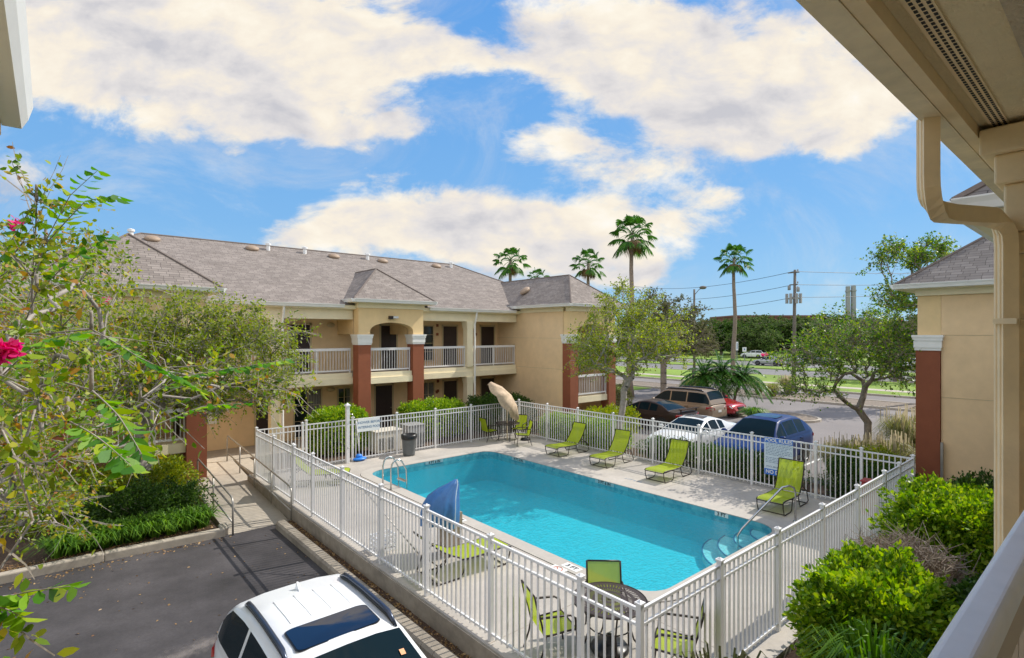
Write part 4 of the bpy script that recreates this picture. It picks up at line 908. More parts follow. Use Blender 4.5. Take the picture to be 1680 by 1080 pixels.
def tree(name,label,base,trunk,attr,rbase,leafm,per,ll,lw,bark='bark_grey',cat='tree',group=None,step=.28,side=(2,.35),per2=None,droop=.25,bend=.12,rtip=.006,twigr=.004,lowbias=.25,wob=.05):
    t=thing(name,label,cat,base,group=group)
    P_,par,rad,tw=grow(trunk,attr,step,bend,wob,rtip,lowbias=lowbias,rbase=rbase); me=branchmesh(P_,par,rad,rbase); 
    st=side_twigs(tw,*side) if side else []
    V,F=twigtubes(st,twigr); me2=bpy.data.meshes.new('twigs'); me2.from_pydata(V,[],F)
    for m_ in (me,me2): m_.materials.append(MATS[bark])
    o=link('trunk',me,t); 
    if st: link('twigs',me2,o)
    L=twigleaves(st if st else tw,per,ll,lw,1.,.02,droop)
    fast_mesh('crown',L,6,leafm,t); return t,tw,st
def flowers(st,k,parent,n=70,r=.10,pts=None):
    pos=[]
    for c in (pts if pts is not None else [st[i][-1] for i in rng.choice(len(st),k,replace=False)]):
        pos.append(np.array(c)+rng.normal(0,r*.5,(n,3))*np.array([1,1,.8]))
    pos=np.concatenate(pos); L=leaves(pos,rng.normal(0,1,pos.shape),.045,.04,0,.6); return fast_mesh('blossom',L,6,'petal',parent)
# --- bed tree in front of the left end of the building
b=at(231,14.3,-.25); tb_=np.array(b); tr=[tb_,tb_+[.02,.0,.4],tb_+[.03,.02,.8],tb_+[.05,.0,1.1]]
c1=np.array(at(265,14.0,3.5))
at1=[]
for c,r,n in ((c1+[0,0,.2],(3.1,2.2,1.9),210),(np.array(at(405,14.4,3.55)),(1.5,1.4,1.75),110),(np.array(at(135,13.2,3.7)),(2.1,1.6,1.9),120),(np.array(at(330,13.6,4.6)),(1.5,1.3,1.0),60)): at1+=ellipsoid(n,c,r,.35,-.75)
t1,tw1,st1=tree('crape_myrtle','wide twiggy crape myrtle with sparse yellow green leaves in the bed by the ramp',b,tr,at1,.24,'leaf_crape',7.5,.080,.042,side=(10,.52),step=.3,bend=.10,rtip=.007,twigr=.006)
flowers(st1,0,t1,50,.09,[at(176,12.6,5.33)])
# --- nearer crape myrtle whose branches reach in from the left edge
b=at(-150,6.3,-.25); tb_=np.array(b); tr=[tb_,tb_+[.05,0,.6],tb_+[.12,.05,1.2],tb_+[.2,.1,1.7]]
att=[]
for _ in range(340):
    u=rng.uniform(-200,225); d=rng.uniform(5.4,10.0); v=rng.uniform(395,880)
    if u>150 and rng.random()<.4: continue
    if (v>720 and u>150): continue
    att.append(np.array(at(u,d,4.55-(v-547)*d/883)))
for u,v,d in ((60,430,4.0),(20,420,4.2),(330,600,4.4),(470,640,6.2),(420,650,6.0),(300,620,5.0)):
    att.append(np.array(at(u,d,4.55-(v-547)*d/883)))
SPRAYS=(([(30,545,4.0),(75,400,3.9),(115,325,3.8),(160,280,3.7)],14),([(75,400,3.9),(140,335,3.7),(195,322,3.6)],13),([(150,640,2.9),(195,690,2.7),(232,745,2.5)],17),([(110,690,2.7),(160,725,2.5),(215,765,2.4)],16),
    ([(60,330,3.9),(30,380,3.9),(0,430,3.9)],8),([(230,655,4.2),(310,620,4.3),(400,605,4.5),(475,590,4.6)],26),([(150,540,3.6),(225,590,3.5),(330,640,3.8)],24),([(-40,990,2.1),(20,985,2.2),(115,962,2.2)],10),([(-30,1000,2.2),(30,1010,2.2)],6),([(60,480,3.5),(120,430,3.5),(180,390,3.5)],13),([(0,620,3.2),(60,570,3.1),(130,545,3.0)],11),([(250,700,4.0),(330,672,4.2),(400,662,4.4)],14))
for path,n in SPRAYS: u,v,d=path[0]; att.append(np.array(at(u,d,4.55-(v-547)*d/883)))
t2,tw2,st2=tree('crape_myrtle','near crape myrtle leaning in from the left edge with pink blossom and grey limbs',b,tr,att,.12,'leaf_crape_near',9,.064,.033,side=(8,.40),step=.25,bend=.09,rtip=.0038,twigr=.0045,droop=.35,lowbias=.15)
NODES=np.concatenate(tw2)
def spray(path,n,ll,lw,parent,name='leafy_spray'):
    """a shoot with leaves set in two ranks"""
    pts=[np.array(at(u,d,4.55-(v-547)*d/883)) for u,v,d in path]; nd=NODES[np.argmin(np.linalg.norm(NODES-pts[0],axis=1))]; S=[]; lead=[nd+(pts[0]-nd)*t+np.array([0,0,.12*math.sin(PI*t)]) for t in np.linspace(0,1,7)]
    mb=MB(); mb.tube(lead,[.012-.006*i/6 for i in range(7)],5)
    for a,b_ in zip(pts[:-1],pts[1:]): S+=[a+(b_-a)*t for t in np.linspace(0,1,9)[:-1]]
    S.append(pts[-1]); S=np.array(S); S[:,2]+=.02*np.sin(np.linspace(0,PI,len(S)))
    mb.tube(S,[.005*(1-.7*i/len(S)) for i in range(len(S))],5); o=mb.build(name,'bark_grey',parent,smooth=True)
    pos=[];dr=[]
    for i in range(n):
        t=(.18+.82*i/(n-1))*(len(S)-1); k=min(int(t),len(S)-2); d=S[k+1]-S[k]; d/=np.linalg.norm(d); p=S[k]+(S[k+1]-S[k])*(t-k)
        s=np.cross(d,[0,0,1]); s/=max(np.linalg.norm(s),1e-6)
        for sg in (-1,1): pos.append(p); dr.append(d*.55+s*sg*.85+np.array([0,0,.1]))
    L=leaves(np.array(pos),np.array(dr),ll,lw,.35,.16,updir=np.array([0,0,1.])); fast_mesh('spray_leaves',L,6,'leaf_spray',o)
for path,n in SPRAYS: spray(path,n,.092,.046,t2)
flowers(st2,0,t2,80,.035,[at(-2,2.7,4.455),at(12,2.7,4.465)]); flowers(st2,0,t2,22,.05,[at(22,4.0,5.37)])
# --- tree by the right stair tower, tree in the grasses, dusty tree behind
def midtree(label,u,d,z0,hfork,cs,rbase,leafm,per,ll,lw,side,bark='bark_grey',name='crape_myrtle',lean=(0,0),group=None,**k):
    b=at(u,d,z0); tb_=np.array(b); tr=[tb_,tb_+[lean[0]*.3,lean[1]*.3,hfork*.35],tb_+[lean[0]*.6,lean[1]*.6,hfork*.7],tb_+[lean[0],lean[1],hfork]]; A_=[]
    for (uu,vv,ru,rv,n) in cs:
        c=np.array(at(uu,d,4.55-(vv-547)*d/883)); r=ru*d/883; A_+=ellipsoid(n,c,(r,r,rv*d/883),.3,-.8)
    return tree(name,label,b,tr,A_,rbase,leafm,per,ll,lw,bark,side=side,group=group,**k)
midtree('leafy yellow green crape myrtle in front of the right stair tower',1016,20.6,-.1,1.2,((1025,560,95,72,150),(985,585,60,50,65),(1075,560,55,60,75),(1030,495,50,32,40)),.13,'leaf_crape',8,.085,.042,(7,.5),rtip=.006)
t3,tw3,st3=midtree('open dark crape myrtle among tall grasses beyond the right end of the fence',1424,17.6,-.1,1.75,((1400,580,95,60,150),(1335,590,65,45,70),(1465,585,50,60,70),(1400,530,75,28,50),(1330,640,50,22,28)),.115,'leaf_crape_mid',5,.088,.046,(6,.45),bark='bark',rtip=.005)
flowers(st3,0,t3,30,.06,[at(1257,17.6,3.85),at(1252,17.6,3.83),at(1477,17,4.9)])
midtree('spreading dusty grey green tree behind the parked cars',1088,43,-.25,2.4,((1100,545,62,40,110),(1075,520,45,38,60),(1140,560,36,32,50)),.26,'leaf_dusty',7,.20,.11,(6,1.0),bark='bark',name='oak_tree',step=.5,rtip=.012,twigr=.012)
midtree('tall thin-crowned tree rising behind the right end of the near wing',1520,37,-.25,4.5,((1480,425,40,28,50),(1530,420,30,30,40),(1500,490,45,36,60),(1470,490,36,25,30)),.2,'leaf_crape_mid',7,.18,.10,(6,.9),bark='bark',name='oak_tree',step=.5,rtip=.010,twigr=.01)
midtree('broad olive tree behind the sparse crape myrtle by the street',1470,55,-.25,2.5,((1480,555,70,36,120),(1430,565,50,28,60)),.3,'leaf_dusty',7,.26,.14,(6,1.2),bark='bark',name='oak_tree',step=.6,rtip=.015,twigr=.014)
# --- far belt of trees beyond the street: a few grown once, then copied
protos=[]
def far_proto(seed,leafm,h,w,label):
    global rng; rng=np.random.default_rng(seed); A_=[]
    for c,r,n in (((0,0,h*.60),(w*.5,w*.5,h*.36),70),((w*.28,.1,h*.5),(w*.3,w*.3,h*.28),30),((-w*.25,-.2,h*.52),(w*.32,w*.32,h*.3),30),((0,0,h*.25),(w*.45,w*.45,h*.16),24)): A_+=ellipsoid(n,c,r,.35,-.8)
    t,a,b_=tree('shade_tree',label,(0,0,0),[np.array((0,0,-.3)),np.array((0,0,h*.12)),np.array((.1,0,h*.22))],A_,.3,leafm,13,.42,.26,'bark',side=(4,1.3),step=.9,rtip=.02,twigr=.016,group='belt of trees beyond the street'); return t
protos=[far_proto(3,'leaf_oak',8.6,10,'x'),far_proto(4,'leaf_dark',8.0,9,'x'),far_proto(5,'leaf_oak',7.4,9,'x')]
spots=[]
for i in range(46):
    u=1010+i*13.5+random.uniform(-5,5); d=random.uniform(108,136) if i%2 else random.uniform(138,165); spots.append((u,d))
names=['dark rounded tree in the belt beyond the street','fresh green rounded tree in the belt beyond the street','low bushy tree in the belt beyond the street']
used=[0,0,0]
for i,(u,d) in enumerate(spots):
    k=i%3; o=protos[k] if not used[k] else copy_tree(protos[k]); used[k]=1
    o.location=at(u,d,-.25); s=random.uniform(.85,1.15)*(1.15 if d>137 else 1); o.scale=(s*1.1,s*1.1,s*(.88 if u<1240 else .95)); o.rotation_euler=(0,0,random.uniform(0,6.28)); o['label']=names[k]
for u,d,s in ((930,70,.8),(985,75,.9),(560,80,.7),):
    pass
# ---------------------------------------------------------------- palms
def palm(label,u,d,vc,crown=1.9,seed=1,nf=34,skirt=8,lean=0.,group='tall fan palms'):
    global rng; rng=np.random.default_rng(seed); base=at(u,d,-.3); zc=4.55-(vc-547)*d/883; t=thing('fan_palm',label,'palm tree',base,group=group)
    m=MB(); n=9; pts=[(base.x+lean*(i/n)**2,base.y+.1*math.sin(i),-.3+(zc+.3)*i/n) for i in range(n+1)]; m.tube(pts,[.24-.11*i/n+(.1 if i==0 else 0) for i in range(n+1)],9); m.build('trunk','palm_bark',t,smooth=True)
    top=np.array(pts[-1]); V=[];MI=[]; st=MB()
    for i in range(nf+skirt):
        dead=i>=nf; az=i*2.399+rng.uniform(-.2,.2); el=(1.35-2.35*(i/nf)+rng.uniform(-.12,.12)) if not dead else rng.uniform(-1.3,-.8)
        d_=np.array([math.cos(az)*math.cos(el),math.sin(az)*math.cos(el),math.sin(el)]); L=crown*.58*rng.uniform(.85,1.15)*(1 if not dead else .55); e=top+d_*L+np.array([0,0,-.12*L])
        st.tube([top,top+d_*L*.55+[0,0,.02],e],[.022,.016,.010],4)
        s=np.cross(d_,[0,0,1.]); s/=np.linalg.norm(s); up=np.cross(s,d_); fl_=crown*.46*rng.uniform(.85,1.1)
        for q in np.linspace(-1.35,1.35,15):
            q+=rng.uniform(-.05,.05); dd=d_*math.cos(q)+s*math.sin(q)+up*.18*math.cos(q)-np.array([0,0,.10]); dd/=np.linalg.norm(dd); ll=fl_*(1-.16*abs(q)); sd=np.cross(dd,up); sd/=np.linalg.norm(sd); w=.055*crown/1.9
            dr=np.array([0,0,-.42*ll*(1+abs(q)*.3)])
            V+= [e,e+dd*ll*.45+sd*w,e+dd*ll*.8+sd*w*.7+dr*.45,e+dd*ll+dr,e+dd*ll*.8-sd*w*.7+dr*.45,e+dd*ll*.45-sd*w]; MI.append(1 if dead else 0)
    fast_mesh('crown',np.array(V),6,['leaf_palm','dead_frond'],t,matidx=np.array(MI)); st.build('frond_stalks','leaf_palm',t); return t
palm('fan palm rising behind the roof left of a smaller palm',838,50,428,1.75,11,28,4)
palm('low fan palm top just showing over the roof',882,70,455,1.6,12,22,2)
palm('fan palm with yellowing skirt behind the right stair tower roof',966,50,432,1.75,13,24,5)
palm('tallest fan palm, standing against the cloud',1034,41,383,1.9,14,32,5,lean=.35)
palm('lone slender fan palm against blue sky by the street',1204,52,424,1.9,15,28,4,lean=.15)
# pygmy date palms at the island
def datepalm(label,base,h,seed,lean):
    global rng; rng=np.random.default_rng(seed); t=thing('date_palm',label,'palm tree',base,group='feathery date palms in a cluster'); top=np.array(base)+[lean[0],lean[1],h]
    MB().tube([base,tuple(np.array(base)+[lean[0]*.3,lean[1]*.3,h*.5]),tuple(top)],[.10,.085,.07],8).build('trunk','palm_bark',t,smooth=True); V=[]; st=MB()
    for i in range(48):
        az=i*2.399; el=1.3-1.5*(i/48)+rng.uniform(-.1,.1); L=1.75*rng.uniform(.85,1.1); d_=np.array([math.cos(az)*math.cos(el),math.sin(az)*math.cos(el),math.sin(el)])
        S=[top+d_*L*t_+np.array([0,0,-.85*L*t_*t_*math.cos(el)]) for t_ in np.linspace(0,1,9)]; st.tube(S,[.014*(1-.8*k/8) for k in range(9)],4); S=np.array(S)
        for t_ in np.linspace(.10,1,36):
            k=min(int(t_*8),7); p=S[k]+(S[k+1]-S[k])*(t_*8-k); dd=S[k+1]-S[k]; dd/=np.linalg.norm(dd); s=np.cross(dd,[0,0,1.]); s/=max(np.linalg.norm(s),1e-6)
            for sg in (-1,1):
                q=dd*.55+s*sg*.8+np.array([0,0,.12])+rng.normal(0,.07,3); q/=np.linalg.norm(q); ll=.36*math.sin(PI*min(.93,.15+t_*.8)); w=np.cross(q,[0,0,1.]); w/=max(np.linalg.norm(w),1e-6); w*=.020
                V+=[p-w,p+q*ll*.5-w*1.3+[0,0,-.02],p+q*ll+[0,0,-.10],p+q*ll*.5+w*1.3+[0,0,-.02]]
    fast_mesh('crown',np.array(V),4,'leaf_palm',t); st.build('frond_stalks','leaf_palm',t)
b=at(1188,34,-.2); 
datepalm('tallest feathery date palm in the cluster behind the red car',tuple(b),2.3,21,(-.1,.1)); datepalm('feathery date palm leaning left in the cluster behind the tan car',tuple(b+Vector((-.55,.4,0))),2.0,22,(-.55,.35)); datepalm('feathery date palm leaning right towards the street grasses',tuple(b+Vector((.5,-.3,0))),1.9,23,(.6,-.4))
# ---------------------------------------------------------------- shrubs and hedges
def shrub(name,label,x0,x1,y0,y1,z0,z1,leafm,n,ll,lw,cat='shrub',group=None,round_=.25,lump=.12,seed=1,twm='bark',core=True):
    global rng; rng=np.random.default_rng(seed); c=np.array([(x0+x1)/2,(y0+y1)/2,z0]); hx,hy,hz=(x1-x0)/2,(y1-y0)/2,z1-z0
    t=thing(name,label,cat,tuple(c),group=group)
    def surf(k):
        p=rng.uniform(-1,1,(k,3)); p[:,2]=rng.uniform(0,1,k); a=np.array([hy*hz*2,hx*hz*2,hx*hy*4]); f=rng.choice(3,k,p=a/a.sum()); s=np.sign(p[np.arange(k),np.minimum(f,1)])
        nrm=np.zeros((k,3))
        for q in range(2): w=f==q; p[w,q]=np.sign(p[w,q]); nrm[w,q]=p[w,q]
        w=f==2; p[w,2]=1; nrm[w,2]=1
        # round the edges off
        e=np.stack([p[:,0],p[:,1],p[:,2]*2-1],1); l=(np.abs(e)**5).sum(1)**(1/5); e=e/l[:,None]; r=np.linalg.norm(e,axis=1)
        e=e*(1-round_*np.clip(r-1,0,1))[:,None]; P_=np.stack([e[:,0]*hx,e[:,1]*hy,(e[:,2]+1)/2*hz],1); nn=unit(nrm+e*.7); return P_,nn
    wv=rng.normal(0,1,(10,3))*rng.uniform(3,11,(10,1)); ph=rng.uniform(0,6.28,10)
    def lumps(P_): return lump*.55*np.sin(P_@wv.T+ph).sum(1)/1.6
    P_,nn=surf(n); dep=rng.uniform(0,1,n)**2*.32; dep-=np.where(rng.random(n)<.14,rng.uniform(.03,.14,n),0); P_=P_+nn*(lumps(P_)-dep+.03)[:,None]+c; P_[:,2]=np.maximum(P_[:,2],z0+.02)
    L=leaves(P_,nn*.8+rng.normal(0,.35,(n,3))+np.array([0,0,.25]),ll,lw,.15,.4); fast_mesh('foliage',L,6,leafm,t)
    # woody inside with stems
    if core:
        k=26; m=MB()
        for i in range(k):
            a=c+np.array([rng.uniform(-.5,.5)*hx,rng.uniform(-.5,.5)*hy,0]); e=c+np.array([rng.uniform(-.85,.85)*hx,rng.uniform(-.85,.85)*hy,hz*rng.uniform(.6,.92)]); m.tube([a,(a+e)/2+rng.normal(0,.05,3),e],[.014,.011,.006],4)
        o=m.build('stems',twm,t)
        n2=int(n*.35); P2=c+np.stack([rng.uniform(-.8,.8,n2)*hx,rng.uniform(-.8,.8,n2)*hy,rng.uniform(.05,.85,n2)*hz],1); fast_mesh('inner_leaves',leaves(P2,rng.normal(0,1,(n2,3)),ll*1.3,lw*1.5,.1,.5),6,leafm,t)
    return t
shrub('hedge_bush','big bright green bush at the bottom right outside the fence corner',7.62,9.45,1.55,3.08,-.1,1.24,'leaf_hedge',15000,.088,.048,seed=31,lump=.13)
shrub('hedge_bush','bright green rounded bush between the fence and the right end pillar',11.8,14.2,1.5,3.2,-.1,1.42,'leaf_hedge',15000,.088,.048,seed=32,lump=.14)
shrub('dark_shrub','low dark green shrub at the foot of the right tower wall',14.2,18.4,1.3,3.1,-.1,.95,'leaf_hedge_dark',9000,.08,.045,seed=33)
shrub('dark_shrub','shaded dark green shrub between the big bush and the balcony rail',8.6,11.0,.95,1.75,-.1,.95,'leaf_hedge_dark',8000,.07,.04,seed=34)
# dried-out bush
def drybush(label,c,r,h,seed):
    global rng; rng=np.random.default_rng(seed); t=thing('dry_bush',label,'shrub',c); V=[];tw=[]
    for i in range(1200):
        a=rng.uniform(0,2*PI); q=math.sqrt(rng.uniform(0,1)); e=np.array(c)+[r[0]*q*math.cos(a),r[1]*q*math.sin(a),h*(1-.35*q*q)*rng.uniform(.7,1.05)]; s=np.array(c)+[.3*(e[0]-c[0]),.3*(e[1]-c[1]),h*.3]
        tw.append(np.array([s,s*.5+e*.5+rng.normal(0,.06,3),e,e+rng.normal(0,.12,3)]))
    V,F=twigtubes(tw,.009); me=bpy.data.meshes.new('twigs'); me.from_pydata(V,[],F); me.materials.append(MATS['twig_dry']); link('twigs',me,t); return t
drybush('bare brown dried-out bush between the two bright green bushes',(10.5,2.5,-.06),(1.1,.9),1.28,41)
hz_='clipped hedge bushes along the pool fence'
shrub('hedge_bush','square bright hedge bush behind the shower post',7.35,9.55,19.3,20.9,-.05,1.62,'leaf_hedge',9000,.085,.05,seed=51,lump=.06,group=hz_)
shrub('hedge_bush','wide bright hedge bush behind the bin, between the two brown pillars and the umbrella',11.1,14.4,19.5,20.9,-.05,1.55,'leaf_hedge',10000,.09,.05,seed=52,lump=.07,group=hz_)
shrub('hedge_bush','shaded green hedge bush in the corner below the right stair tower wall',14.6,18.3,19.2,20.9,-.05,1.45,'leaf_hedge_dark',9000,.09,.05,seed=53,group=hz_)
shrub('hedge_bush','green hedge outside the far fence behind the first two loungers',16.4,17.3,12.6,17.7,-.1,1.0,'leaf_hedge',11000,.075,.04,seed=54,group=hz_,lump=.07)
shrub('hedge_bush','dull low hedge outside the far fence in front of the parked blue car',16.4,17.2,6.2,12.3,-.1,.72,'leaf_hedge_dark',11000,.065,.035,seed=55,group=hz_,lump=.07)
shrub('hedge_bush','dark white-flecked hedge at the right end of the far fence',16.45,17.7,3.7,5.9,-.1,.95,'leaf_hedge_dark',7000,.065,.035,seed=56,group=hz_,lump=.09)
p=at(985,24.3,0); shrub('gold_shrub','yellow green shrub at the foot of the right stair tower',p.x-1.5,p.x+1.9,p.y-1.0,p.y+.6,-.1,1.05,'leaf_gold',7000,.09,.05,seed=57)
p=at(1012,33,0); shrub('round_shrub','round grey green shrub beside the pavement behind the stair tower',p.x-.9,p.x+.9,p.y-.8,p.y+.8,-.2,1.25,'leaf_dusty',2600,.09,.05,seed=58,round_=.5)
shrub('gold_shrub','yellow green low hedge under the twiggy crape myrtle',-.9,3.2,16.7,18.4,-.25,.92,'leaf_gold',11000,.075,.04,seed=59)
shrub('dark_shrub','dark green low bush in front of the yellow hedge by the ramp',.5,3.1,15.6,16.8,-.25,.60,'leaf_hedge_dark',9000,.06,.035,seed=60,lump=.2)
p=at(1455,14.9,0); shrub('gold_shrub','variegated yellow green shrub next to the right brown pillar',17.3,18.8,4.4,5.6,-.1,1.15,'leaf_gold',3000,.07,.035,seed=61)
p=at(1296,20.5,0); 
# grass-like plants
def tuft(name,label,c,n,h,sp,leafm,w=.010,cat='grass plant',group=None,seed=1,plume=0):
    global rng; rng=np.random.default_rng(seed); t=thing(name,label,cat,tuple(c),group=group); c=np.array(c); V=[];MI=[]
    for i in range(n):
        az=rng.uniform(0,2*PI); q=rng.uniform(.05,1)**.7; L=h*rng.uniform(.65,1.15); p=c+np.array([math.cos(az),math.sin(az),0])*sp*.22*rng.uniform(0,1); o=np.array([math.cos(az),math.sin(az),0]); s=np.array([-math.sin(az),math.cos(az),0])*w
        a1=p+o*sp*.25*q+[0,0,L*.55]; a2=p+o*sp*.62*q+[0,0,L*.9*(1-.12*q)]; a3=p+o*sp*q*1.05+[0,0,L*(1-.5*q)]
        V+=[p-s,p+s,a1+s,a1-s]; V+=[a1-s,a1+s,a2+s*.8,a2-s*.8]; V+=[a2-s*.8,a2+s*.8,a3+s*.1,a3-s*.1]; MI+=[0,0,0]
        if i<plume:
            e=a2+[0,0,h*.25]; V+=[e-s*1.5-[0,0,h*.28],e+s*1.5-[0,0,h*.28],e+s*1.2,e-s*1.2]; MI+=[1]
    fast_mesh('blades',np.array(V),4,[leafm,'leaf_plume'],t,matidx=np.array(MI)); return t
gk='tufts of ornamental grass'
for i,(u,d,z,n,h,sp,lab) in enumerate(((1405,17.0,-.1,900,1.25,1.0,'feathery pale grass tuft left of the open tree trunk'),(1462,16.6,-.1,1000,1.35,1.05,'feathery pale grass tuft between the open tree and the right brown pillar'),(1487,19.5,-.1,900,1.7,1.2,'tall pale plumed grass tuft nearest the right brown pillar'),(1368,17.8,-.1,500,1.0,.8,'thin plumed grass tuft behind the fence, right of the blue car'),
    (1237,29,-.17,600,.75,.9,'green grass tuft on the traffic island beside the red car'),(1268,40.5,-.2,500,1.0,.9,'grass tuft on the median left of the tan dry one'),(1293,42.5,-.2,700,1.25,1.1,'tan dry grass tuft at the right end of the median'),(1245,42,-.2,500,1.0,.9,'olive grass tuft on the median right of the date palms'),(1150,44,-.2,500,1.1,1.0,'grass tuft on the median left of the date palms'),(1130,44,-.2,450,.95,.9,'low grass tuft on the median behind the tan car'))):
    tuft('ornamental_grass',lab,at(u,d,z),n,h,sp,'leaf_grass' if i not in (4,) else 'leaf_lily',.012 if d<25 else .02,group=gk,seed=70+i,plume=int(n*.12) if i<4 or i==6 else 0)
k=0
for i in range(22):
    u=95+i*13.2; y=15.1+(.25 if i%2 else .0); t_=(u-840)/883; x=(.7587*t_+.6515)/(-.6515*t_+.7587)*y
    if x>3.0 or x<-3: continue
    tuft('lily_turf','dark green lily turf clump along the kerb of the leafy bed',(x,y,-.24),120,.52,.62,'leaf_lily',.013,group='lily turf clumps along the kerb',seed=90+i)
tuft('lily_turf','spiky green clump of long upright blades at the bottom right edge',(7.12,1.95,-.08),460,1.28,.8,'leaf_lily',.016,seed=120); 
tuft('spiky_palm','stiff grey green spiky palm poking up at the bottom of the near fence corner',(5.55,2.95,-.08),170,1.12,.8,'leaf_dusty',.016,cat='palm',seed=121)
# fallen leaves and mulch bits
rng=np.random.default_rng(5); pos=[]
for _ in range(260):
    y=rng.uniform(5,15); x=rng.uniform(-2,4.3); pos.append((x,y,-.394))
for _ in range(240): pos.append((rng.uniform(-2.5,3.2),rng.uniform(14.2,14.62),-.394))
for _ in range(900): pos.append((rng.uniform(4.62,4.79),rng.uniform(3.6,14.4),-.324))
for _ in range(700): pos.append((rng.uniform(-2.5,3.1),rng.uniform(14.85,15.2),-.232))
pos=np.array(pos); o=fast_mesh('fallen_leaves',leaves(pos,rng.normal(0,1,pos.shape)*[1,1,.15],.05,.03,0,.1),6,'leaf_litter'); tag(o,'brown fallen leaves scattered over the driveway and beds','leaf litter',kind='stuff')
# ================================================================== VEHICLES
def car(name,label,loc,rz,paint,L=4.7,W=1.84,Ht=1.68,hood=1.0,belt=1.05,deck=None,cowl=.95,wtop=.25,rtop=-1.75,rbase=-2.25,wb=2.7,rails=False,sunroof=None,group='parked cars',fin=False,detail=True,lightbar='tail_red',rear_wiper=False,splits=(-.72,.15),wr=.66,winlo=.10,roofribs=False,sticker=False,dpil=.25):
    t=thing(name,label,'car',loc,R(rz),group); xs=np.unique(np.concatenate([np.linspace(-L/2,L/2,49),[cowl,wtop,rtop,rbase]])); deck=deck or belt
    def lerp(x,P): return float(np.interp(x,[p[0] for p in P],[p[1] for p in P]))
    nose=L/2; tail=-L/2
    top=[(tail,deck*.80),(tail+.06,deck*.93),(tail+.2,deck),(rbase,deck+.02),(rbase+.25,belt),(cowl-.1,belt-.02),(cowl+.1,hood+.02),(nose-.75,hood-.06),(nose-.3,hood-.16),(nose-.1,hood-.26),(nose-.02,hood-.40),(nose,hood-.46)]
    bot=[(tail,.42),(tail+.12,.30),(tail+.4,.24),(nose-.4,.22),(nose-.1,.27),(nose,.36)]
    def wid(x):
        k=abs(x)/(L/2); return W/2*(1-.20*max(0,k-.72)**1.5/ .28**1.5*.9) if x>0 else W/2*(1-.13*max(0,k-.75)**1.5/.25**1.5)
    roofP=[(rbase,deck+.01),(rbase+(rtop-rbase)*.55,deck+(Ht-deck)*.62),(rtop,Ht-.05),(rtop+.45,Ht-.005),((rtop+wtop)/2,Ht),(wtop-.25,Ht-.025),(wtop,Ht-.075),(wtop+(cowl-wtop)*.5,Ht-.075-(Ht-.075-belt)*.46),(cowl,belt-.01)]
    body=MB(); rows=[]
    for x in xs:
        w=wid(x); zt=lerp(x,top); zb=lerp(x,bot); zm=zb+(zt-zb)*.55; endk=1-.10*max(0,(abs(x)-(L/2-.12))/.12)
        half=[(0,zb),(w*.80,zb),(w*.955,zb+.07),(w*.995*endk,zm-.06),(w*1.0*endk,zm+.08),(w*.985*endk,zt-.10),(w*.93*endk,zt-.015),(w*.6,zt+.025),(0,zt+.035)]
        rows.append([(x,-y,z) for y,z in half]+[(x,y,z) for y,z in reversed(half[1:-1])])
    n=len(rows[0]); vs=[p for r_ in rows for p in r_]; fs=[(i*n+j,i*n+(j+1)%n,(i+1)*n+(j+1)%n,(i+1)*n+j) for i in range(len(xs)-1) for j in range(n)]
    fs.append(tuple(range(n))); fs.append(tuple((len(xs)-1)*n+j for j in reversed(range(n)))); body.add(vs,fs); bo=body.build('body',paint,t,world=False,smooth=True)
    ed=bo.modifiers.new('es','EDGE_SPLIT'); ed.split_angle=R(38)
    # greenhouse: one grid, faces sorted into roof, screens and side windows
    gx=[x for x in np.unique(np.concatenate([np.linspace(rbase,cowl,37),[wtop,rtop,splits[0]-.035,splits[0]+.035,splits[1]-.035,splits[1]+.035]]))]
    parts={k:MB() for k in ('roof','windscreen','rear_window','side_window','side_window2')}
    def sec(x):
        zr=lerp(x,roofP); zt=lerp(x,top); h=max(zr-zt,0.0); w=wid(x)*.955; f=min(1,h/(Ht-belt)); wrf=W*wr*.5+ (w-W*wr*.5)*(1-f)**1.0*.9
        lo=zt-.03; P_=[(w,lo),(w+(wrf-w)*.10,zt+h*winlo),(w+(wrf-w)*.86,zt+h*.84),(wrf-.005,zt+h*.94),(wrf-.055,zr-.012*f),(wrf*.5,zr+.028*f),(0,zr+.036*f)]
        return P_,h
    S=[sec(x) for x in gx]
    for i in range(len(gx)-1):
        x0,x1=gx[i],gx[i+1]; xm=(x0+x1)/2; P0,h0=S[i]; P1,h1=S[i+1]
        for k in range(6):
            for sg in (-1,1):
                a=[(x0,sg*P0[k][0],P0[k][1]),(x0,sg*P0[k+1][0],P0[k+1][1]),(x1,sg*P1[k+1][0],P1[k+1][1]),(x1,sg*P1[k][0],P1[k][1])]
                dest='roof'
                if k==1 and min(h0,h1)>.16 and xm>rtop-dpil and not any(abs(xm-s)<.035 for s in splits) : dest='side_window' if sg<0 else 'side_window2'
                if k>=4 and xm>wtop: dest='windscreen'
                if k>=4 and xm<rtop: dest='rear_window' if not (xm<rbase+.06) else 'roof'
                if k>=4 and xm<rtop and P0[6][1]-lerp(xm,top)<.12 and deck==belt: dest='roof'
                parts[dest].quad(*a)
    for k_,m_ in (('roof',paint),('windscreen','car_glass'),('rear_window','car_glass'),('side_window','car_glass'),('side_window2','car_glass')):
        if parts[k_].v:
            me=parts[k_].build(k_.rstrip('2'),m_,t,world=False,smooth=True); bm=bmesh.new(); bm.from_mesh(me.data); bmesh.ops.remove_doubles(bm,verts=bm.verts,dist=.0015); bmesh.ops.recalc_face_normals(bm,faces=bm.faces); bm.to_mesh(me.data); bm.free()
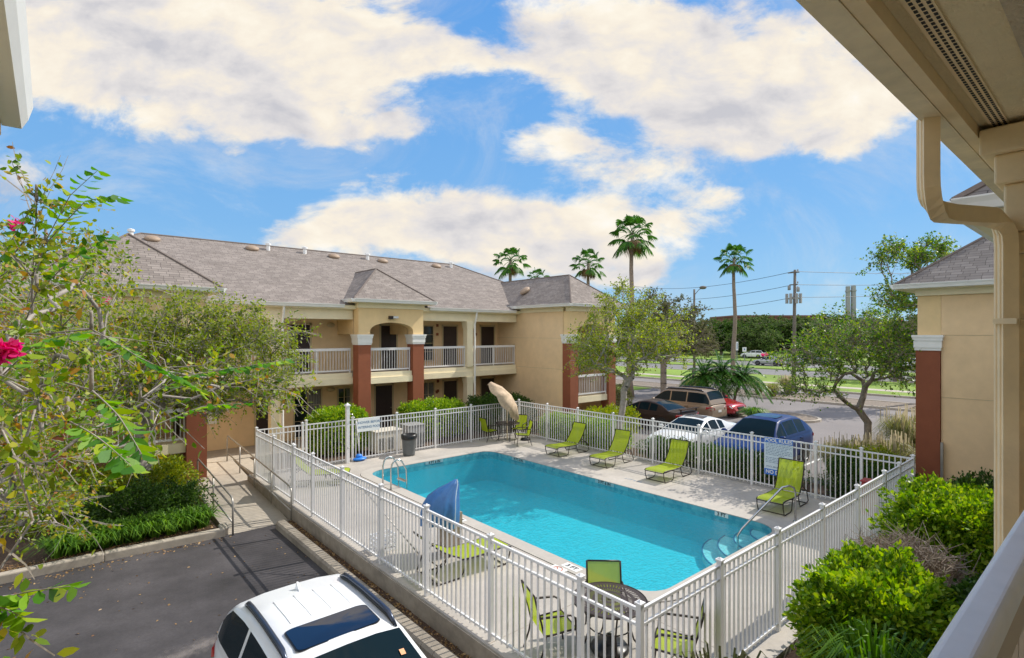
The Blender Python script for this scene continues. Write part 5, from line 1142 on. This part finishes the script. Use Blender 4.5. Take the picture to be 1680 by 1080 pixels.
    for x in (wb/2+.02,-wb/2+.02):
        for sg in (-1,1):
            yb=sg*(wid(x)-.012)
            m=MB(); m.lathe([(0,-.06),(.385,-.06),(.395,.0),(.385,.022),(0,.022)] if sg>0 else [(0,.06),(.385,.06),(.395,0),(.385,-.022),(0,-.022)],(x,yb,.36),26,axis='y'); m.build('wheel_arch','trim_black',t,world=False)
            y2=yb+sg*.03; q=[(0,-.05),(.20,-.05),(.31,-.05),(.335,-.02),(.335,.0),(.30,.012),(.22,.006)]; m=MB(); m.lathe([(r_,sg*z) for r_,z in q],(x,y2,.335),26,axis='y'); wo=m.build('wheel','tyre',t,world=False,smooth=True)
            m=MB(); m.lathe([(.222,sg*.004),(.21,sg*.012),(.195,sg*-.01)],(x,y2,.335),22,axis='y'); 
            for s in range(5):
                a=2*PI*s/5+.3; c_,s_=math.cos(a),math.sin(a); m.prism([(-.03,.02),(.03,.02),(.022,.205),(-.022,.205)],lambda p,k:(x+p[0]*c_-p[1]*s_,y2+sg*(.004 if k else -.015),.335+p[0]*s_+p[1]*c_))
            m.lathe([(0,sg*.012),(.045,sg*.010),(.05,sg*-.01)],(x,y2,.335),12,axis='y'); m.build('rim','rim',wo,world=False)
    # lamps, grille, plates, mirrors, handles, bumper strips
    for sg in (-1,1):
        yy=sg*W*.36; m=MB(); zz=hood-.34; xf=nose-.13; m.add([(nose-.045,sg*W*.22,zz-.06),(nose-.16,sg*W*.445,zz-.02),(nose-.30,sg*W*.468,zz+.09),(nose-.28,sg*W*.40,zz+.125),(nose-.10,sg*W*.24,zz+.06)],[(0,1,2,3,4)]); o=m.build('headlight','lamp_clear',t,world=False); s_=o.modifiers.new('s','SOLIDIFY'); s_.thickness=.05; s_.offset=0
        m=MB(); z0=deck-.28; m.add([(tail-.012,sg*W*.27,z0),(tail+.04,sg*W*.43,z0-.01),(tail+.30,sg*W*.485,z0+.06),(tail+.26,sg*W*.478,z0+.17),(tail+.05,sg*W*.42,z0+.17),(tail+.0,sg*W*.28,z0+.11)],[(0,1,2,5),(2,3,4,5)]); o=m.build('tail_lamp',lightbar,t,world=False); s_=o.modifiers.new('s','SOLIDIFY'); s_.thickness=.05; s_.offset=0
        m=MB(); m.blob((cowl-.22,sg*(W/2+.10),belt+.06),(.09,.12,.085),n=14,m=8); mo=m.build('mirror',paint,t,world=False,smooth=True); MB().box(cowl-.26,cowl-.18,*sorted((sg*(W/2-.06),sg*(W/2+.05))),belt-.01,belt+.05).build('mirror_arm','trim_black',mo,world=False)
        for xh in (splits[1]-.02 if False else -.02,-1.0):
            MB().box(xh-.10,xh+.10,*sorted((sg*(W/2-.015),sg*(W/2+.022))),belt-.16,belt-.125).build('door_handle',paint,t,world=False,bevel=.008)
        m=MB()
        for xd in (.95,-.02+.0,-1.12): m.tube([(xd,sg*(W/2*.992),belt-.09),(xd+.01,sg*(W/2+.001),.62),(xd,sg*(W/2*.985),.32)],.006,4)
        m.build('door_seam','trim_black',t,world=False); MB().box(-wb/2+.42,wb/2-.38,*sorted((sg*(W/2-.05),sg*(W/2+.004))),.22,.33).build('sill','trim_black',t,world=False)
    m=MB().box(nose-.12,nose+.012,-W*.21,W*.21,hood-.46,hood-.30); m.box(nose-.1,nose+.008,-W*.34,W*.34,.30,.42); m.build('grille','trim_black',t,world=False,bevel=.015)
    MB().box(tail-.016,tail+.03,-.16,.16,deck-.42,deck-.30).build('number_plate','plate',t,world=False); MB().box(tail-.006,tail+.25,-W*.42,W*.42,.30,.40).build('rear_bumper','trim_black',t,world=False,bevel=.02)
    if rails:
        for sg in (-1,1):
            yy=sg*(W*wr/2-.06); P_=[(rtop+.16,yy,lerp(rtop+.16,roofP)+.005)]+[(x,yy,lerp(x,roofP)+.06) for x in np.linspace(rtop+.30,wtop-.22,9)]+[(wtop-.02,yy,lerp(wtop-.02,roofP)+.0)]
            m=MB(); m.tube(P_,[.016]+[.030]*9+[.014],8); o=m.build('roof_rail','rail_slate',t,world=False,smooth=True); o.data.transform(Matrix.Diagonal((1,1,1,1)))
            m=MB(); m.tube([(x,yy-sg*.005,lerp(x,roofP)+.008) for x in np.linspace(rtop+.20,wtop-.05,9)],.022,6); m.build('rail_foot','trim_black',o,world=False)
    if sunroof:
        a,b=sunroof; xs_=np.linspace(a,b,7); ys_=np.linspace(-.5,.5,9)*W*wr*.70; m=MB()
        def rz_(x,y): return lerp(x,roofP)+.036-.03*(abs(y)/(W*wr/2))**2
        for lift,m_,gr,nm in ((.004,'trim_black',1.04,'sunroof_seal'),(.009,'sunroof_glass',1.0,'sunroof')):
            m=MB(); cxs=(a+b)/2; vs=[]
            out=rrect(-1,1,-1,1,.22,5)
            pts=[(cxs+(b-a)/2*px*gr,ys_[-1]*py*gr) for px,py in out]; vs=[(x,y,rz_(x,y)+lift) for x,y in pts]+[(cxs+(b-a)/2*px*.5,ys_[-1]*py*.5,rz_(cxs+(b-a)/2*px*.5,ys_[-1]*py*.5)+lift) for px,py in out]+[(cxs,0,rz_(cxs,0)+lift)]
            q=len(pts); m.add(vs,[(i,(i+1)%q,q+(i+1)%q,q+i) for i in range(q)]+[(q+i,q+(i+1)%q,2*q) for i in range(q)]); m.build(nm,m_,t,world=False,smooth=True)
    if roofribs:
        for yy in (-.36,-.12,.12,.36):
            m=MB(); m.tube([(x,yy,lerp(x,roofP)+.031-.028*(abs(yy)/(W*wr/2))**2) for x in np.linspace(rtop+.42,sunroof[0]-.12 if sunroof else wtop-.4,7)],.009,6); m.build('roof_rib',paint,t,world=False,smooth=True)
    if fin:
        x=rtop+.30; z=lerp(x,roofP)+.03; m=MB(); m.prism([(-.10,0),(.09,0),(.0,.035),(-.085,.085)],lambda p,k:(x+p[0],(.022 if k else -.022)*(1-p[1]*6),z+p[1])); m.build('antenna_fin',paint,t,world=False)
    if sticker: 
        x=wtop+(cowl-wtop)*.35; MB().add([(x-.03,.50,lerp(x-.03,roofP)+.022),(x+.03,.50,lerp(x+.03,roofP)+.022),(x+.03,.56,lerp(x+.03,roofP)+.016),(x-.03,.56,lerp(x-.03,roofP)+.016)],[(0,1,2,3)]).build('sticker','sticker',t,world=False)
    return t
car('parked_car','white crossover with black sunroof and roof rails parked beside the fence kerb',(2.46,5.66,-.40),-90,'paint_white',L=4.6,W=1.84,Ht=1.60,hood=.98,belt=1.06,cowl=.80,wtop=.03,rtop=-1.74,rbase=-2.16,rails=True,sunroof=(-.56,-.12),fin=True,roofribs=True,wr=.73,sticker=True,splits=(-1.05,-.2))
car('parked_car','dark blue crossover parked nose to the far fence behind the pool rules sign',(20.25,9.15,-.30),180,'paint_blue',L=4.9,W=1.95,Ht=1.72,hood=1.08,belt=1.12,cowl=1.1,wtop=.30,rtop=-1.40,rbase=-2.28,wr=.66,splits=(-.85,.1),sunroof=(-.6,0.),dpil=.12)
car('parked_car','white saloon with a small sunroof parked nose to the far fence',(20.05,11.9,-.30),180,'paint_white',L=4.75,W=1.80,Ht=1.43,hood=.92,belt=.96,deck=1.02,cowl=1.05,wtop=.20,rtop=-.75,rbase=-1.65,wr=.66,splits=(-.55,.1),sunroof=(-.35,.05))
car('parked_car','dark brown saloon with a rear spoiler seen from behind beside the tan car',(23.6,16.55,-.30),90,'paint_black',L=4.8,W=1.85,Ht=1.45,hood=.93,belt=.97,deck=1.04,cowl=1.05,wtop=.20,rtop=-.8,rbase=-1.7,wr=.66,splits=(-.55,.1))
car('parked_car','metallic tan estate car with roof rails parked with its tail to the fence',(27.0,16.95,-.30),90,'paint_tan',L=4.9,W=1.90,Ht=1.78,hood=1.05,belt=1.08,cowl=1.2,wtop=.45,rtop=-2.05,rbase=-2.38,wr=.74,rails=True,splits=(-1.0,.0))
car('parked_car','bright red car facing out of its bay behind the tan car',(30.1,17.1,-.30),-90,'paint_red',L=4.5,W=1.80,Ht=1.46,hood=.94,belt=.98,deck=1.0,cowl=1.05,wtop=.2,rtop=-.9,rbase=-1.75,wr=.66)
def tailwing():
    m=MB().box(-2.38,-2.2,-.78,.78,1.17,1.20); m.box(-2.3,-2.24,-.70,-.66,1.02,1.17); m.box(-2.3,-2.24,.66,.70,1.02,1.17); return m
sed=[o for o in COL.objects if o.get('label','').startswith('dark brown saloon')][0]; tailwing().build('spoiler','paint_black',sed,world=False,bevel=.008)
sc_='cars driving along the street'
car('moving_car','pale silver saloon driving on the street left of the utility pole',at(1262,82,-.36),90,'paint_silver',L=4.6,W=1.8,Ht=1.45,hood=.92,belt=.96,deck=1.0,cowl=1.0,wtop=.2,rtop=-.8,rbase=-1.6,group=sc_)
car('moving_car','silver hatchback on the street just behind the pole',at(1292,84,-.36),90,'paint_silver',L=4.3,W=1.8,Ht=1.5,hood=.95,belt=1.0,cowl=1.0,wtop=.2,rtop=-1.4,rbase=-2.0,group=sc_)
car('moving_car','dark grey car on the street in the shade of the far trees',at(1345,86,-.36),-90,'paint_grey',L=4.6,W=1.85,Ht=1.65,hood=1.0,belt=1.05,group=sc_)
car('moving_car','pale car on the street right beside the brown corner pillar',at(1496,75,-.36),90,'paint_white',L=4.6,W=1.8,Ht=1.45,hood=.92,belt=.96,deck=1.0,cowl=1.0,wtop=.2,rtop=-.8,rbase=-1.6,group=sc_)
car('parked_car','white car parked under the far trees by the white sign',at(1236,104,-.25),90,'paint_white',L=4.5,W=1.8,Ht=1.5,group=sc_ if False else 'parked cars')
# ================================================================== STREET FURNITURE AND FAR THINGS
def upole():
    b=at(1302,51,-.25); t=thing('utility_pole','tall wooden utility pole with crossarms and antenna ring by the street','utility pole',b); zt=4.55+104*51/883
    m=MB(); m.tube([(b.x,b.y,-.3),(b.x+.05,b.y-.1,zt)],[.20,.12],10); m.build('pole','pole_wood',t,smooth=True)
    for z,l in ((zt-.25,.5),(zt-1.4,.35),(zt-2.6,.35)): MB().box(b.x-.08,b.x+.08,b.y-l,b.y+l,z-.05,z+.05).build('crossarm','pole_wood',t)
    for z in (zt-.15,zt-1.3,zt-1.75,zt-2.5): MB().lathe([(0,0),(.06,0),(.08,.06),(.05,.1),(.07,.16),(0,.2)],(b.x+.05,b.y-.35,z),8).build('insulator','pole_concrete',t)
    zc=4.55+66*51/883
    for dx,dy,z in ((.0,.45,zc+.3),(.0,-.45,zc+.1)): MB().lathe([(0,0),(.13,0),(.14,.4),(.08,.45),(0,.5)],(b.x+dx,b.y+dy*.9,z),10).build('transformer','pole_concrete',t,smooth=True)
    za=4.55+57*51/883; 
    for i in range(8):
        a=2*PI*i/8; MB().box(b.x+0.62*math.cos(a)-.10,b.x+0.62*math.cos(a)+.10,b.y+0.62*math.sin(a)-.10,b.y+0.62*math.sin(a)+.10,za-.45,za+.45).build('antenna','pole_concrete',t)
    m=MB(); m.tube([(b.x+0.6*math.cos(a),b.y+0.6*math.sin(a),za) for a in np.linspace(0,2*PI,17)],.05,5)
    for a in (0,PI/2,PI,3*PI/2): m.tube([(b.x,b.y,za),(b.x+0.6*math.cos(a),b.y+0.6*math.sin(a),za)],.04,4)
    m.build('antenna_ring','pole_concrete',t)
    return b,zt
ub,ut=upole()
def wire(label,a,b,sag,r=.022,g='overhead wires'):
    a=Vector(a);b=Vector(b); m=MB(); m.tube([a+(b-a)*t_+Vector((0,0,-4*sag*t_*(1-t_))) for t_ in np.linspace(0,1,17)],r,4); o=m.build('overhead_wire','wire'); o.location=(0,0,0); return tag(o,label,'wire',g)
for k,(dz,vl,vr) in enumerate(((-.15,478,447),(-1.4,492,461),(-2.6,505,474))):
    L_=at(1020,95,4.55+(547-vl+12-k*3)*95/883); Rr=at(1720,58,4.55+(547-vr)*58/883+.15)
    nm=('topmost','middle','lowest')[k]
    wire(nm+' overhead wire running left from the utility pole',(ub.x,ub.y,ut+dz),L_,1.2); wire(nm+' overhead wire running right from the utility pole',(ub.x,ub.y,ut+dz),Rr,.25)
b=at(1139,62,-.25); t=thing('street_lamp','dark street lamp post standing above the dusty tree','street lamp',b); zt=4.55+75*62/883
MB().tube([(b.x,b.y,-.3),(b.x,b.y,zt-.2)],[.16,.11],8).build('pole','pole_wood',t,smooth=True)
e=Vector((b.x,b.y,zt-.5))+BX*1.0+Vector((0,0,.5)); m=MB(); m.tube([(b.x,b.y,zt-.9),tuple((Vector((b.x,b.y,zt-.55))*.5+e*.5)),tuple(e)],.04,6); m.build('arm','pole_wood',t); m=MB(); m.blob(tuple(e),(.42,.42,.20),n=10); m.build('lamp_head','pole_wood',t,smooth=True)
for u,v1,lab,w in ((1391,470,'left grey mast of the twin masts beyond the trees',1.05),(1400,469,'right grey mast of the twin masts beyond the trees',1.15)):
    d=115; b=at(u,d,-.25); zt=4.55+(547-v1)*d/883; t=thing('concrete_mast',lab,'mast',b,group='twin grey masts'); MB().tube([(b.x,b.y,-.3),(b.x,b.y,zt)],[w*.52,w*.42],8).build('shaft','pole_concrete',t)
    MB().tube([(b.x,b.y,zt-1.2),(b.x,b.y,zt-.9)],[w*.52,w*.52],8).build('band','pole_concrete',t)
# far brick building behind the belt of trees
a=at(1205,168,0);b=at(1352,168,0); t=thing('brick_building','long low red brick building half hidden behind the far trees','building',(a+b)/2); d_=(b-a).normalized(); n_=Vector((-d_.y,d_.x,0)); zt=4.55+27*168/883
def slab(p0,p1,z0,z1,th,nm,m): mb=MB(); q=[p0,p1,p1+n_*th,p0+n_*th]; mb.prism(q,lambda p,k:(p[0],p[1],z1 if k else z0)); return mb.build(nm,m,t)
slab(a,b,-.3,zt,20,'wall','brick_far'); slab(a-n_*.3-d_*.3,b-n_*.3+d_*.3,zt+.002,zt+.5,20.6,'parapet','brick_far')
for i in range(7):
    p=a+d_*(2+i*3.8); slab(p-n_*.06,p+d_*1.8-n_*.06,2.0,4.2,.05,'window','glass_dark')
def sign(u,v0,v1,d,w,label,txt=None):
    b=at(u,d,-.25); t=thing('road_sign',label,'sign',b,group='small road signs across the street'); zt=4.55-(v0-547)*d/883; zb=4.55-(v1-547)*d/883
    MB().tube([(b.x,b.y,-.3),(b.x,b.y,zt)],.05,6).build('post','pole_concrete',t)
    q=MB(); a1=b-BX*w/2;b1=b+BX*w/2; off=-FX*.08; q.prism([a1+off,b1+off,b1+off*.5,a1+off*.5],lambda p,k:(p[0],p[1],zt if k else zb)); q.build('board','sign_pale',t)
    MB().prism([b-BX*w*.2+off*1.15,b+BX*w*.2+off*1.15,b+BX*w*.2+off*1.02,b-BX*w*.2+off*1.02],lambda p,k:(p[0],p[1],zt-.2 if k else zb+.25)).build('symbol','ink_grey',t)
sign(1221,570,577,95,.7,'small white road sign right of the lone slender palm'); sign(1209,561,575,96,.4,'narrow white sign tucked beside the palm trunk')
b=at(1137,50,-.27); t=thing('marker_post','short dark post standing in the lawn left of the date palms','post',b); MB().tube([(b.x,b.y,-.3),(b.x,b.y,1.2)],.12,7).build('shaft','pole_wood',t)
MB().lathe([(.12,1.2),(.14,1.22),(.12,1.28),(0,1.3)],(b.x,b.y,0),7).build('cap','pole_wood',t)
# ================================================================== SKY AND SUN
SUN_EL,SUN_AZ=R(43),R(-12)         # azimuth measured from +X
sv=Vector((math.cos(SUN_EL)*math.cos(SUN_AZ),math.cos(SUN_EL)*math.sin(SUN_AZ),math.sin(SUN_EL)))
sl=bpy.data.lights.new('sun','SUN'); so=bpy.data.objects.new('sun',sl); COL.objects.link(so); so.location=sv*60; so.rotation_euler=(-sv).to_track_quat('-Z','Y').to_euler(); sl.energy=3.45; sl.angle=R(.3); sl.color=(1,.94,.84)
w=bpy.data.worlds.new('World'); scene.world=w; w.use_nodes=True; nt=w.node_tree; bg=nt.nodes['Background']; N=nt.nodes.new; Lk=nt.links.new
sky=N('ShaderNodeTexSky'); sky.sky_type='NISHITA'; sky.sun_disc=False; sky.sun_elevation=SUN_EL; sky.sun_rotation=math.atan2(sv.x,sv.y); sky.air_density=1.0; sky.dust_density=.4; sky.ozone_density=2.5
tc=N('ShaderNodeTexCoord')
def VM(op,a,b=None,out=0):
    n=N('ShaderNodeVectorMath'); n.operation=op
    for i,x in enumerate((a,b)):
        if x is None: continue
        if isinstance(x,(tuple,list,Vector)): n.inputs[i].default_value=tuple(x)
        else: Lk(x,n.inputs[i])
    return n.outputs[out]
def SM(op,a,b=None,c=None):
    n=N('ShaderNodeMath'); n.operation=op
    for i,x in enumerate((a,b,c)):
        if x is None: continue
        if isinstance(x,(int,float)): n.inputs[i].default_value=x
        else: Lk(x,n.inputs[i])
    return n.outputs[0]
dirv=VM('NORMALIZE',tc.outputs['Generated'])
fw=SM('MAXIMUM',VM('DOT_PRODUCT',dirv,tuple(FX),1),.22); sx=SM('DIVIDE',VM('DOT_PRODUCT',dirv,tuple(BX),1),fw); sz=SM('DIVIDE',VM('DOT_PRODUCT',dirv,(0,0,1),1),fw)
cb=N('ShaderNodeCombineXYZ'); Lk(sx,cb.inputs[0]); Lk(sz,cb.inputs[1]); P2=cb.outputs[0]
def noise(scale,detail,rough=.55,dist=0.,off=(0,0,0),st=(1,1.7,1)):
    n=N('ShaderNodeTexNoise'); n.inputs['Scale'].default_value=scale; n.inputs['Detail'].default_value=detail; n.inputs['Roughness'].default_value=rough; n.inputs['Distortion'].default_value=dist
    Lk(VM('ADD',VM('MULTIPLY',P2,st),off),n.inputs['Vector']); return n
wob=VM('MULTIPLY',VM('SUBTRACT',noise(3.2,4,.6).outputs['Color'],(.5,.5,.5)),(.22,.16,0)); PW=VM('ADD',P2,wob)
def blob(u,v,ru,rv,amp):
    q=VM('MULTIPLY',VM('SUBTRACT',PW,((u-840)/883,(547-v)/883,0)),(883/ru,883/rv,0)); return SM('MULTIPLY',SM('EXPONENT',SM('MULTIPLY',VM('DOT_PRODUCT',q,q,1),-1)),amp)
BL=[(150,60,260,110,1.15),(320,60,260,120,1.0),(420,195,190,60,1.0),(560,60,200,120,.75),(700,70,160,90,.7),(640,215,80,26,.6),(980,70,170,130,1.05),(1150,110,200,110,1.1),(1330,130,200,110,1.1),(1420,190,150,60,.7),(1200,235,110,36,.5),(900,235,95,36,.75),(1010,275,110,34,.55),
    (680,370,170,62,1.2),(860,390,190,72,1.2),(540,385,110,42,.9),(1020,370,130,60,.9),(1060,420,160,50,.6),(1175,330,70,34,.65),(570,300,60,26,.4),(60,290,130,60,.75),(430,290,70,24,.45),(760,10,80,40,-.55),(820,165,90,50,-.35),(740,190,60,40,-.4),(1000,200,60,25,-.3),(1500,330,200,90,-.4),(300,330,170,50,-.5)]
acc=None
for b_ in BL:
    s=blob(*b_); acc=s if acc is None else SM('ADD',acc,s)
fc=N('ShaderNodeMapRange'); fc.inputs[1].default_value=.55; fc.inputs[2].default_value=.15; fc.inputs[3].default_value=0; fc.inputs[4].default_value=.85; Lk(VM('DOT_PRODUCT',dirv,tuple(FX),1),fc.inputs[0]); fill_cloud=fc.outputs[0]      # cloud added overhead and behind the camera, out of view, as fill light
n1=noise(4.5,10,.66,.35).outputs[0]; n2=noise(15,6,.6,.3,(3,1,0)).outputs[0]
dens=SM('ADD',SM('ADD',acc,fill_cloud),SM('ADD',SM('MULTIPLY',SM('SUBTRACT',n1,.5),2.3),SM('MULTIPLY',SM('SUBTRACT',n2,.5),.6)))
mr=N('ShaderNodeMapRange'); mr.interpolation_type='SMOOTHSTEP'; mr.inputs[1].default_value=.45; mr.inputs[2].default_value=1.12; Lk(dens,mr.inputs[0])
up=N('ShaderNodeMapRange'); up.inputs[1].default_value=.0; up.inputs[2].default_value=.05; Lk(VM('DOT_PRODUCT',dirv,(0,0,1),1),up.inputs[0])
ve=N('ShaderNodeMapRange'); ve.interpolation_type='SMOOTHSTEP'; ve.inputs[1].default_value=.46; ve.inputs[2].default_value=.78; ve.inputs[4].default_value=.42; Lk(noise(2.6,9,.66,.8,(1.7,4.2,0),(1,1.5,1)).outputs[0],ve.inputs[0])      # thin veils
mask=SM('MULTIPLY',SM('MAXIMUM',mr.outputs[0],ve.outputs[0]),up.outputs[0])
# cloud body: billows lit from the sun's side (upper right), greyer where the cloud turns away
def shade(sc,de,ro,di,off,k):
    a=noise(sc,de,ro,di,off).outputs[0]; b=noise(sc,de,ro,di,tuple(o+d for o,d in zip(off,k))).outputs[0]; return SM('SUBTRACT',a,b)
lit=SM('ADD',SM('MULTIPLY',shade(2.6,3,.5,.3,(0,0,0),(.10,.13,0)),1.5),SM('MULTIPLY',shade(7,7,.58,.3,(2,5,0),(.03,.055,0)),1.35))
thick=N('ShaderNodeMapRange'); thick.inputs[1].default_value=.7; thick.inputs[2].default_value=2.4; Lk(dens,thick.inputs[0])
tone=SM('SUBTRACT',SM('ADD',lit,.62),SM('MULTIPLY',thick.outputs[0],.20))
cr=N('ShaderNodeValToRGB'); e=cr.color_ramp.elements; e[0].position=.05; e[0].color=(.60,.60,.645,1); e[1].position=1; e[1].color=(1.02,.98,.90,1); q=e.new(.38); q.color=(.80,.77,.76,1); q=e.new(.62); q.color=(.95,.87,.75,1); q=e.new(.8); q.color=(1.0,.93,.80,1); Lk(tone,cr.inputs[0])
sk=N('ShaderNodeMix'); sk.data_type='RGBA'; sk.blend_type='MULTIPLY'; sk.inputs[0].default_value=1; sk.inputs[7].default_value=(.80,1.06,1.22,1); Lk(sky.outputs[0],sk.inputs[6])
gr=N('ShaderNodeValToRGB'); ge=gr.color_ramp.elements; ge[0].position=0; ge[0].color=(.40,.66,.90,1); ge[1].position=.55; ge[1].color=(.13,.40,.90,1); q=ge.new(.18); q.color=(.24,.53,.92,1); Lk(VM('DOT_PRODUCT',dirv,(0,0,1),1),gr.inputs[0])
gs=VM('SCALE',gr.outputs[0]); gs.node.inputs[3].default_value=4.1
sky2=N('ShaderNodeMix'); sky2.data_type='RGBA'; sky2.inputs[0].default_value=.93; Lk(sk.outputs[2],sky2.inputs[6]); Lk(gs,sky2.inputs[7])
sc2=VM('SCALE',cr.outputs[0]); Lk(SM('MULTIPLY_ADD',fill_cloud,4.0,4.6),sc2.node.inputs[3])  # the added out-of-view cloud is made brighter to strengthen the fill
mx=N('ShaderNodeMix'); mx.data_type='RGBA'; Lk(mask,mx.inputs[0]); Lk(sky2.outputs[2],mx.inputs[6]); Lk(sc2,mx.inputs[7]); Lk(mx.outputs[2],bg.inputs['Color']); bg.inputs['Strength'].default_value=.15
# ------------------------------------------------------------------ render settings
scene.view_settings.view_transform='Standard'; scene.view_settings.look='None'; scene.view_settings.exposure=.52; scene.view_settings.gamma=1
scene.render.engine='CYCLES'; cy=scene.cycles; cy.max_bounces=10; cy.transparent_max_bounces=24; cy.caustics_reflective=False; cy.caustics_refractive=False; cy.sample_clamp_indirect=6
